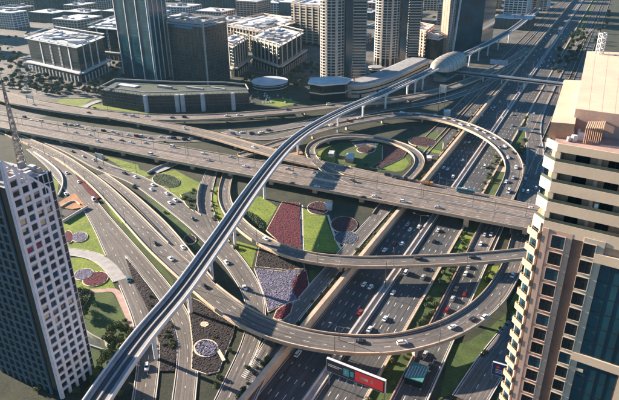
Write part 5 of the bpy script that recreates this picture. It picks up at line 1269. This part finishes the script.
# near cars: x, y, colour, type, place
near = [
 (402, 343.5, 'w', 'u', 'on the nearest sweep of the largest ramp, above the lit highway lanes'), (361, 342, 'k', 'c', 'on the nearest sweep of the largest ramp, above the shaded highway lanes'),
 (452.5, 327.5, 'w', 'c', 'where the largest ramp starts to climb away over the collector road'), (484.5, 318, 'w', 'u', 'beside a black car on the outer lane of the largest ramp'), (472.5, 319.5, 'k', 'c', 'beside a white car on the right part of the largest ramp'),
 (155.5, 244, 'k', 'c', 'on the left part of the largest ramp, upper lane'), (171, 259.5, 'w', 'c', 'on the largest ramp just left of the metro viaduct'), (183, 248, 'w', 'c', 'on the narrow merging ramp just left of the metro viaduct'), (205, 287, 'k', 'c', 'on the largest ramp just right of the metro viaduct'),
 (135.5, 177.5, 'w', 'c', 'first of the white cars strung along the slip road left of the bridge'), (153, 185.5, 'w', 'c', 'upper one of the front pair on the slip road left of the bridge'), (151.5, 190, 'w', 'c', 'lower one of the front pair on the slip road left of the bridge'), (167, 194, 'w', 'c', 'alone between two pairs on the slip road left of the bridge'),
 (175.5, 201, 'w', 'u', 'upper one of the rear pair on the slip road left of the bridge'), (170, 203.5, 'w', 'c', 'lower one of the rear pair on the slip road left of the bridge'), (193, 219.5, 'k', 'c', 'on the slip road before it dives under the metro viaduct'), (125, 174, 'k', 'u', 'in the shade at the start of the slip road left of the bridge'),
 (226.5, 263, 'w', 'c', 'on the slip road just right of a white metro pier'), (245, 288.5, 'w', 'c', 'in shade on the slip road beside the lilac bed'),
 (99, 168, 'k', 'c', 'behind the grey sign board on the slip road'), (83.5, 157, 's', 'c', 'on the shaded slip road under the wide bridge'), (72.5, 152, 'k', 'c', 'furthest up the shaded slip road under the wide bridge'), (94, 160.5, 's', 'c', 'between two dark cars on the shaded slip road'),
 (67, 173.5, 'w', 'c', 'above the red flower strip on the left slip road'), (79, 182.5, 'w', 'c', 'beside the red flower strip on the left slip road'), (66, 194.5, 'w', 'c', 'near the curved wall by the gridded tower'), (94, 200.5, 'w', 'v', 'at the lower end of the red flower strip'),
 (49, 155.5, 'k', 'c', 'upper of two dark cars above the curved wall'), (57, 160.5, 'k', 'c', 'lower of two dark cars above the curved wall'),
 (128.5, 280.5, 't', 'c', 'alone on the slip road left of the dark planting strip'), (147, 368, 'w', 'u', 'in shade under the metro viaduct at the bottom'),
 (266, 239.5, 'w', 'c', 'on the upper curved ramp beside the crimson bed'), (418.5, 259, 'k', 'u', 'on the upper curved ramp above the highway median'), (472.5, 257.5, 'k', 'c', 'on the upper curved ramp above the collector road'),
 (512.6, 276, 'w', 'v', 'near the lower end of the largest ramp beside the tan tower'),
 (98, 142, 'w', 'u', 'alone on the near side of the left end of the wide bridge'), (151, 155, 'w', 'v', 'on the near side of the wide bridge above the lawn'), (209, 161, 's', 'c', 'on the near lanes of the wide bridge above the hooked slip road'), (245, 167, 'w', 'c', 'on the near lanes of the wide bridge left of the metro viaduct'),
 (315, 173.5, 'w', 'c', 'in the metro shadow on the far lanes of the wide bridge'), (317, 187, 'w', 'c', 'in the metro shadow on the near lanes of the wide bridge'), (293, 184, 'k', 'c', 'at the edge of the metro shadow on the wide bridge'), (288, 169.5, 's', 'c', 'on the wide bridge just right of the metro viaduct'), (294, 174.5, 's', 'c', 'second car right of the metro viaduct on the wide bridge'),
 (375, 197, 'w', 'c', 'on the near lanes of the wide bridge above the retaining wall'), (403, 202, 'w', 'u', 'on the near lanes of the wide bridge above the shaded lanes'), (428, 210, 'k', 'u', 'on the near lanes of the wide bridge ahead of a silver car'), (438, 208, 's', 'c', 'on the wide bridge behind a black off roader'),
 (352, 181, 'k', 'u', 'on the far lanes of the wide bridge below the oval loop'), (364, 198, 'k', 'c', 'on the wide bridge near parapet left of a white car'), (173, 147.5, 'w', 'v', 'on the far lanes of the wide bridge behind the shaded slip road'), (203.5, 154, 'w', 'c', 'on the far lanes of the wide bridge above a silver car'), (231, 157.5, 's', 'c', 'on the far lanes of the wide bridge below the tan slip ramp'), (146, 143.5, 's', 'c', 'on the far lanes of the wide bridge above a white van'),
 (76, 133, 's', 'c', 'furthest left in the far lanes of the wide bridge'), (90, 135.5, 'w', 'c', 'second from the left in the far lanes of the wide bridge'), (110, 139, 's', 'c', 'third from the left in the far lanes of the wide bridge'), (122, 141, 'k', 'c', 'black and low in the far lanes at the left end of the wide bridge'), (131, 143, 'w', 'c', 'just left of the first far lane silver car on the bridge'),
 (388, 176, 'k', 'v', 'at the head of the dark vehicles on the bridge side lanes'), (412, 181.5, 'k', 'c', 'just behind the orange truck on the bridge side lanes'), (347, 168, 'k', 'c', 'where the side lanes start beside the oval loop'), (184, 129, 'w', 'u', 'on the tan slip ramp below the podium'), (254, 147.5, 'w', 'c', 'on the tan slip ramp just left of the metro viaduct'), (532, 209, 'w', 'c', 'on the bridge side lanes next to the tan tower'),
 (147, 116.5, 'w', 'c', 'on the upper tan bridge in front of the podium'), (172.5, 118, 'k', 'c', 'first black car on the upper tan bridge below the podium'), (184.5, 117.5, 'k', 'u', 'second black car on the upper tan bridge below the podium'), (227, 116, 'w', 'c', 'on the upper tan bridge below the podium end fin'), (239, 115.3, 'w', 'c', 'on the upper tan bridge right of the podium end fin'), (34, 105, 's', 'c', 'on the far left of the upper tan bridge'), (89, 113, 'k', 'c', 'on the upper tan bridge below the small lawns'), (125, 115, 's', 'c', 'left one of two pale cars on the upper tan bridge'), (133, 116.5, 'w', 'v', 'right one of two pale cars on the upper tan bridge'), (288, 110, 'k', 'c', 'on the upper tan bridge below the round pavilion'), (329, 105, 'w', 'v', 'on the upper tan bridge below the corner pavilion'),
 (443.5, 168, 'w', 'c', 'left one of two level cars on the left highway lanes above the bridge'), (447.5, 169.6, 'w', 'c', 'right one of two level cars on the left highway lanes above the bridge'), (453, 177, 'w', 'u', 'on the left highway lanes closest above the wide bridge'), (462.5, 160.5, 'w', 'c', 'beside the median on the left highway lanes above the bridge'), (465, 143, 's', 'c', 'far up the left highway lanes inside the arched ramp, left one'), (469, 142.7, 'w', 'c', 'far up the left highway lanes inside the arched ramp, right one'), (484.6, 167.5, 'w', 'v', 'on the right highway lanes inside the arched ramp'),
 (407.5, 225, 's', 'c', 'first left lane car just below the wide bridge'), (410, 230, 'w', 'c', 'second left lane car just below the wide bridge'), (419, 227.5, 'w', 'u', 'near the median just below the wide bridge'), (437.8, 231, 'w', 'c', 'on the right highway lanes just below the wide bridge'),
 (384.5, 250.5, 'w', 'c', 'in shade just above the upper curved ramp, on the left lanes'), (395, 244, 'r', 'c', 'on the left highway lanes above the upper curved ramp'), (401.7, 244, 'w', 'c', 'next to the red car on the left highway lanes'), (364, 285, 'w', 'c', 'left one of two level cars in the shaded highway lanes'), (370.5, 287.5, 'w', 'c', 'right one of two level cars in the shaded highway lanes'), (359.7, 313, 'r', 'c', 'in the shaded highway lanes just above the largest ramp'), (298, 354.5, 'w', 'u', 'in the shaded highway lanes below the largest ramp'),
 (434, 242, 'k', 'c', 'on the right highway lanes above the upper curved ramp'), (406, 273.5, 'w', 'v', 'beside the median just below the upper curved ramp'), (423, 278, 's', 'u', 'in the middle of the lit lanes below the upper curved ramp'), (425.5, 269, 'k', 'c', 'in the lit lanes close under the upper curved ramp'), (393, 293.5, 'w', 'c', 'at the median edge of the large highway shadow'), (385, 319.5, 'w', 'c', 'in the lit highway lanes just above the largest ramp'), (369.5, 330, 'w', 'c', 'half hidden by the parapet of the largest ramp near the median'),
 (484.4, 235.5, 's', 'c', 'first left lane car of the collector queue'), (491, 235, 'w', 'c', 'first right lane car of the collector queue'), (480.4, 244.5, 'w', 'c', 'second left lane car of the collector queue'), (468.5, 267.3, 's', 'c', 'in the collector queue just below the upper curved ramp'), (465.4, 274.4, 'w', 'c', 'second below the upper curved ramp in the collector queue'), (456, 289.6, 'o', 'c', 'bronze and alone on the left lane of the collector queue'), (464.4, 294.5, 'r', 'c', 'the only red one of the collector queue'), (452.5, 299.5, 's', 'u', 'below the bronze car in the collector queue'), (447, 311, 'r', 'u', 'above the largest ramp in the collector queue'), (425, 355, 's', 'c', 'on the collector road just below the largest ramp'), (430, 367, 'k', 'c', 'at the bottom of the collector road'),
 (516, 168, 'w', 'u', 'highest on the right leg of the arched ramp'), (513, 178, 's', 'c', 'second on the right leg of the arched ramp'), (506, 182.5, 'w', 'c', 'left lane car on the lower right leg of the arched ramp'), (508.6, 192, 'w', 'v', 'lowest on the right leg of the arched ramp'), (525.6, 179, 'w', 'c', 'upper left car on the shaded road beside the arched ramp'), (536, 188, 's', 'c', 'right lane car on the shaded road beside the arched ramp'), (523.2, 191, 'w', 'c', 'lower left car on the shaded road beside the arched ramp'), (527.7, 191.8, 'w', 'u', 'right of another white car on the shaded road near the bridge'), (536, 155, 'w', 'c', 'alone where the shaded road turns sunlit'),
]
for x, y, c, k, lb in near:
    lbl = CN[c] + ' ' + KW[k] + ' ' + lb.replace('black and low ', '').replace('bronze and alone ', 'alone '); ws = lbl.split()
    if len(ws) > 16: lbl = ' '.join(ws[:16])
    vehicle_at(x, y, KN[k], N_[c], lbl, 'cars on the interchange')
# small cars on the arched ramp, the queue road and the far highway
cr_ = random.Random(77)
def rc(): return cr_.choice('wwwwwwssskkgrb')
for x, y in ((348, 121), (359, 118.5), (331, 125.5), (395, 114), (402, 113), (410, 114.5), (418, 113.8), (428, 116), (436, 116), (445, 119), (454, 120.8), (461, 125), (469, 125.8), (477, 129.8), (484.6, 132.8), (490, 138.5), (495, 138.8), (505, 146.8), (500, 148), (513, 153), (508, 158)):
    c = rc(); vehicle_at(x, y, cr_.choice(['sedan', 'suv']), N_[c], CN[c] + ' car in the dense traffic on the arched ramp', 'traffic on the arched ramp', small=True)
for x in list(range(24, 200, 8)) + [207, 234, 242, 254, 262, 270]:
    xx = x + cr_.uniform(-2, 2); c = rc()
    yy = (117 + (xx - 15) * .198 if xx < 45 else 123 + (xx - 45) * .148 if xx < 110 else 132.6 + (xx - 110) * .11 if xx < 175 else 139.5 if xx < 205 else 139 - (xx - 205) * .13) + cr_.uniform(-1.5, 1.6)
    vehicle_at(xx, yy, cr_.choice(['sedan', 'suv', 'van']), N_[c], CN[c] + ' car in the long queue on the shaded road behind the wide bridge', 'queue behind the wide bridge', h=T, small=True)
far = [(250,160),(218,195),(248,185),(283,155),(300,155),(325,147),(240,205),(255,215),(220,228),(290,180),(325,190),(310,200),(300,210),(340,210),(330,218),(320,235),(400,147),(378,165),(376,175),(373,185),(412,185),(363,205),(375,218),(360,230),(355,235),(430,70),(445,85),(475,62),(425,95),(435,105),(165,325),(220,335),(125,355),(108,360),(205,352),(215,365),(140,155),(150,165),(390,205),(365,60),(372,75),(395,50),(410,60),(455,45),(290,120),(310,100),(335,110),(350,90)]
for x, y in far:
    c = cr_.choice('wwwwws'); X, Y = 476 + x / 5, 20 + y / 5; o_ = perp(G(X, Y, 0))
    if not -60 < o_ < 50: continue
    vehicle_at(X, Y, cr_.choice(['sedan', 'suv']), N_[c], 'small ' + CN[c] + ' car on the far highway beyond the grey footbridge' if Y < 83 else 'small ' + CN[c] + ' car on the highway just this side of the grey footbridge', 'far traffic', h=T if o_ > 22 else 0, small=True)
for x, y in ((58,78),(75,92),(92,88),(52,60),(165,85),(155,100),(203,105),(180,125),(180,180),(290,118),(20,110),(120,60),(30,130),(130,140),(240,60)):
    c = cr_.choice('wwwws'); vehicle_at(476 + x / 5, 90 + y / 5, 'sedan', N_[c], 'small ' + CN[c] + ' car on the shaded highway between footbridge and arched ramp', 'mid distance traffic', h=0, small=True)
for x, y in ((140, 60), (165, 62), (150, 50), (60, 62)): pass
# trucks and bus
def big_vehicle(name, label, cat, px, py, h, off, parts, flip=False):
    q = G(px, py, h + .02); az = BAZ + (180 if flip else 0); root = thing(name, label, cat, (q.x, q.y, h + .03)); root.rotation_euler = (0, 0, -R_(az))
    def add(nm, boxes):
        b = MB()
        for (c, s, m_, tp) in boxes: b.box(c, s, m_, 0, tp)
        o = b.build(nm); o.parent = root
    for nm, bx in parts: add(nm, bx)
    for sx in (-1, 1):
        for y in off: 
            o = wheel.copy(); COL.objects.link(o); o.parent = root; o.location = (sx * 1.05, y, .48); o.scale = (1.3, 1.45, 1.45)
big_vehicle('tipper_truck', 'orange tipper truck on the side lanes of the wide bridge', 'truck', 427, 185, 9, (-2.9, -1.7, 2.7), [('chassis', [((0, 0, .5), (2.2, 8, .4), 'black', 1)]), ('cab', [((0, 3.1, .9), (2.4, 2.0, 1.9), 'co', .92)]), ('tipper_body', [((0, -1.1, 1.0), (2.4, 5.6, 1.5), 'co', 1.05), ((0, -1.1, 2.52), (2.1, 5.2, .3), 'brownst', .8)]), ('windscreen', [((0, 4.05, 1.7), (2.1, .12, .8), 'cglass', 1)])])
big_vehicle('bus', 'blue bus on the side lanes of the wide bridge above the lit highway', 'bus', 465.5, 193, 9, (-3.8, 3.6), [('body', [((0, 0, .45), (2.55, 12, 2.7), 'ct', .97)]), ('windows', [((0, 0, 1.7), (2.6, 11, .85), 'cglass', 1)]), ('roof_unit', [((0, -1, 3.16), (1.8, 4, .3), 'roofw', .9)])])
big_vehicle('flatbed_truck', 'long black flatbed truck ahead of the orange tipper on the side lanes', 'truck', 400, 179, 9, (-5.5, -4.3, 1.0, 4.5), [('cab', [((0, 4.6, .7), (2.5, 2.4, 2.2), 'ck', .92)]), ('flatbed', [((0, -1.6, 1.0), (2.5, 9.6, .35), 'cg', 1)]), ('load', [((0, -2.5, 1.36), (2.2, 6, .8), 'ck', .95)])])
for k_ in protos: 
    pass

grove([(0, 40), (30, 36), (26, 66), (-12, 80), (-20, 60)], 24, T, (1, 3, 2), .8, 1.2, 'dark tree on the open ground at the far left behind the office block', 'trees of the open ground at the far left', 10)
grove([(-10, 80), (20, 78), (26, 92), (-10, 90)], 18, T, (1, 3, 2), .7, 1.1, 'tree between the upper tan bridge and the far left car park', 'trees above the upper tan bridge', 8)
0 and grove([(20, 114), (60, 117), (100, 123), (140, 130), (60, 119), (20, 115)], 10, T, (2,), .4, .6, 'small tree between the upper tan bridge and the queue road', 'trees between the two left bridges', 4)
grove([(574, 60), (586, 36), (600, 20), (612, 12), (606, 30), (590, 60)], 14, 0, (1, 3, 2), .8, 1.2, 'dark tree at the far right beyond the park strip', 'trees beyond the park strip', 12)
# street trees and parked cars of the district
for j in range(75):
    i = tr.randrange(0, 16); s_ = tr.uniform(650, 1500); p = HW(s_, 40 + i * 98 - 4 + tr.choice([-7.5, 7.5]), T); a_, b_ = Pj(p)
    if -10 < a_ < 440 and 0 < b_ < 92 and not any(abs(p.x - x) < w1 * .45 and abs(p.y - y) < w1 * .45 for x, y, w1 in foot): place_tree(p.x, p.y, T, tr.choice((1, 3, 2)), tr.uniform(.8, 1.2), 'small street tree along the avenues of the district behind the office towers', 'street trees of the district')
for j in range(200):
    i = tr.randrange(1, 15); s_ = tr.uniform(650, 1300); p = HW(s_, 40 + i * 98 - 4 + tr.choice([-3.6, 3.6, 1.5, -1.5]), T + .06); a_, b_ = Pj(p)
    if -10 < a_ < 440 and 0 < b_ < 90:
        c = cr_.choice('wwwsskgr'); k_ = ('sedan', N_[c])
        if k_ not in TINY: continue
        o = bpy.data.objects.new('car', TINY[k_]); COL.objects.link(o); o.location = p; o.rotation_euler = (0, 0, -R_(HAZ)); tag(o, 'tiny ' + CN[c] + ' car on the avenues behind the office towers', 'car', 'cars of the district')
for n_, (poly, num, lb, gr) in enumerate((([(20, 84), (32, 92), (28, 70), (14, 62)], 26, 'car parked left of the ladder column office block', 'cars parked by the office block'), ([(236, 92), (262, 92), (300, 100), (300, 106), (240, 104)], 26, 'car parked below the round white pavilion', 'cars parked by the pavilion'))):
    P = [G(x, y, T) for x, y in poly]; c_ = 0
    for _ in range(2000):
        x, y = tr.uniform(min(p.x for p in P), max(p.x for p in P)), tr.uniform(min(p.y for p in P), max(p.y for p in P)); x = round(x / 3) * 3; y = round(y / 9) * 9
        if inside(P, x, y) and c_ < num:
            c = cr_.choice('wwwssk'); k_ = ('sedan', N_[c])
            if k_ in TINY: o = bpy.data.objects.new('car', TINY[k_]); COL.objects.link(o); o.location = (x, y, T + .05); tag(o, CN[c] + ' ' + lb, 'car', gr); c_ += 1
# ---------------------------------------------------------------- haze
hz = MB(); hz.hexa([(-3500, -400, -1.6), (3500, -400, -1.6), (3500, 5200, -1.6), (-3500, 5200, -1.6), (-3500, -400, 215), (3500, -400, 215), (3500, 5200, 215), (-3500, 5200, 215)], 'conc')
ho = hz.build('haze'); ho.data.materials.clear()
hm = bpy.data.materials.new('haze'); hm.use_nodes = True; t_ = hm.node_tree; t_.nodes.clear()
pv = t_.nodes.new('ShaderNodeVolumePrincipled'); pv.inputs['Color'].default_value = (.40, .72, .90, 1); pv.inputs['Density'].default_value = .000025; pv.inputs['Anisotropy'].default_value = .2
ou = t_.nodes.new('ShaderNodeOutputMaterial'); t_.links.new(pv.outputs[0], ou.inputs['Volume']); ho.data.materials.append(hm); tag(ho, kind='stuff')
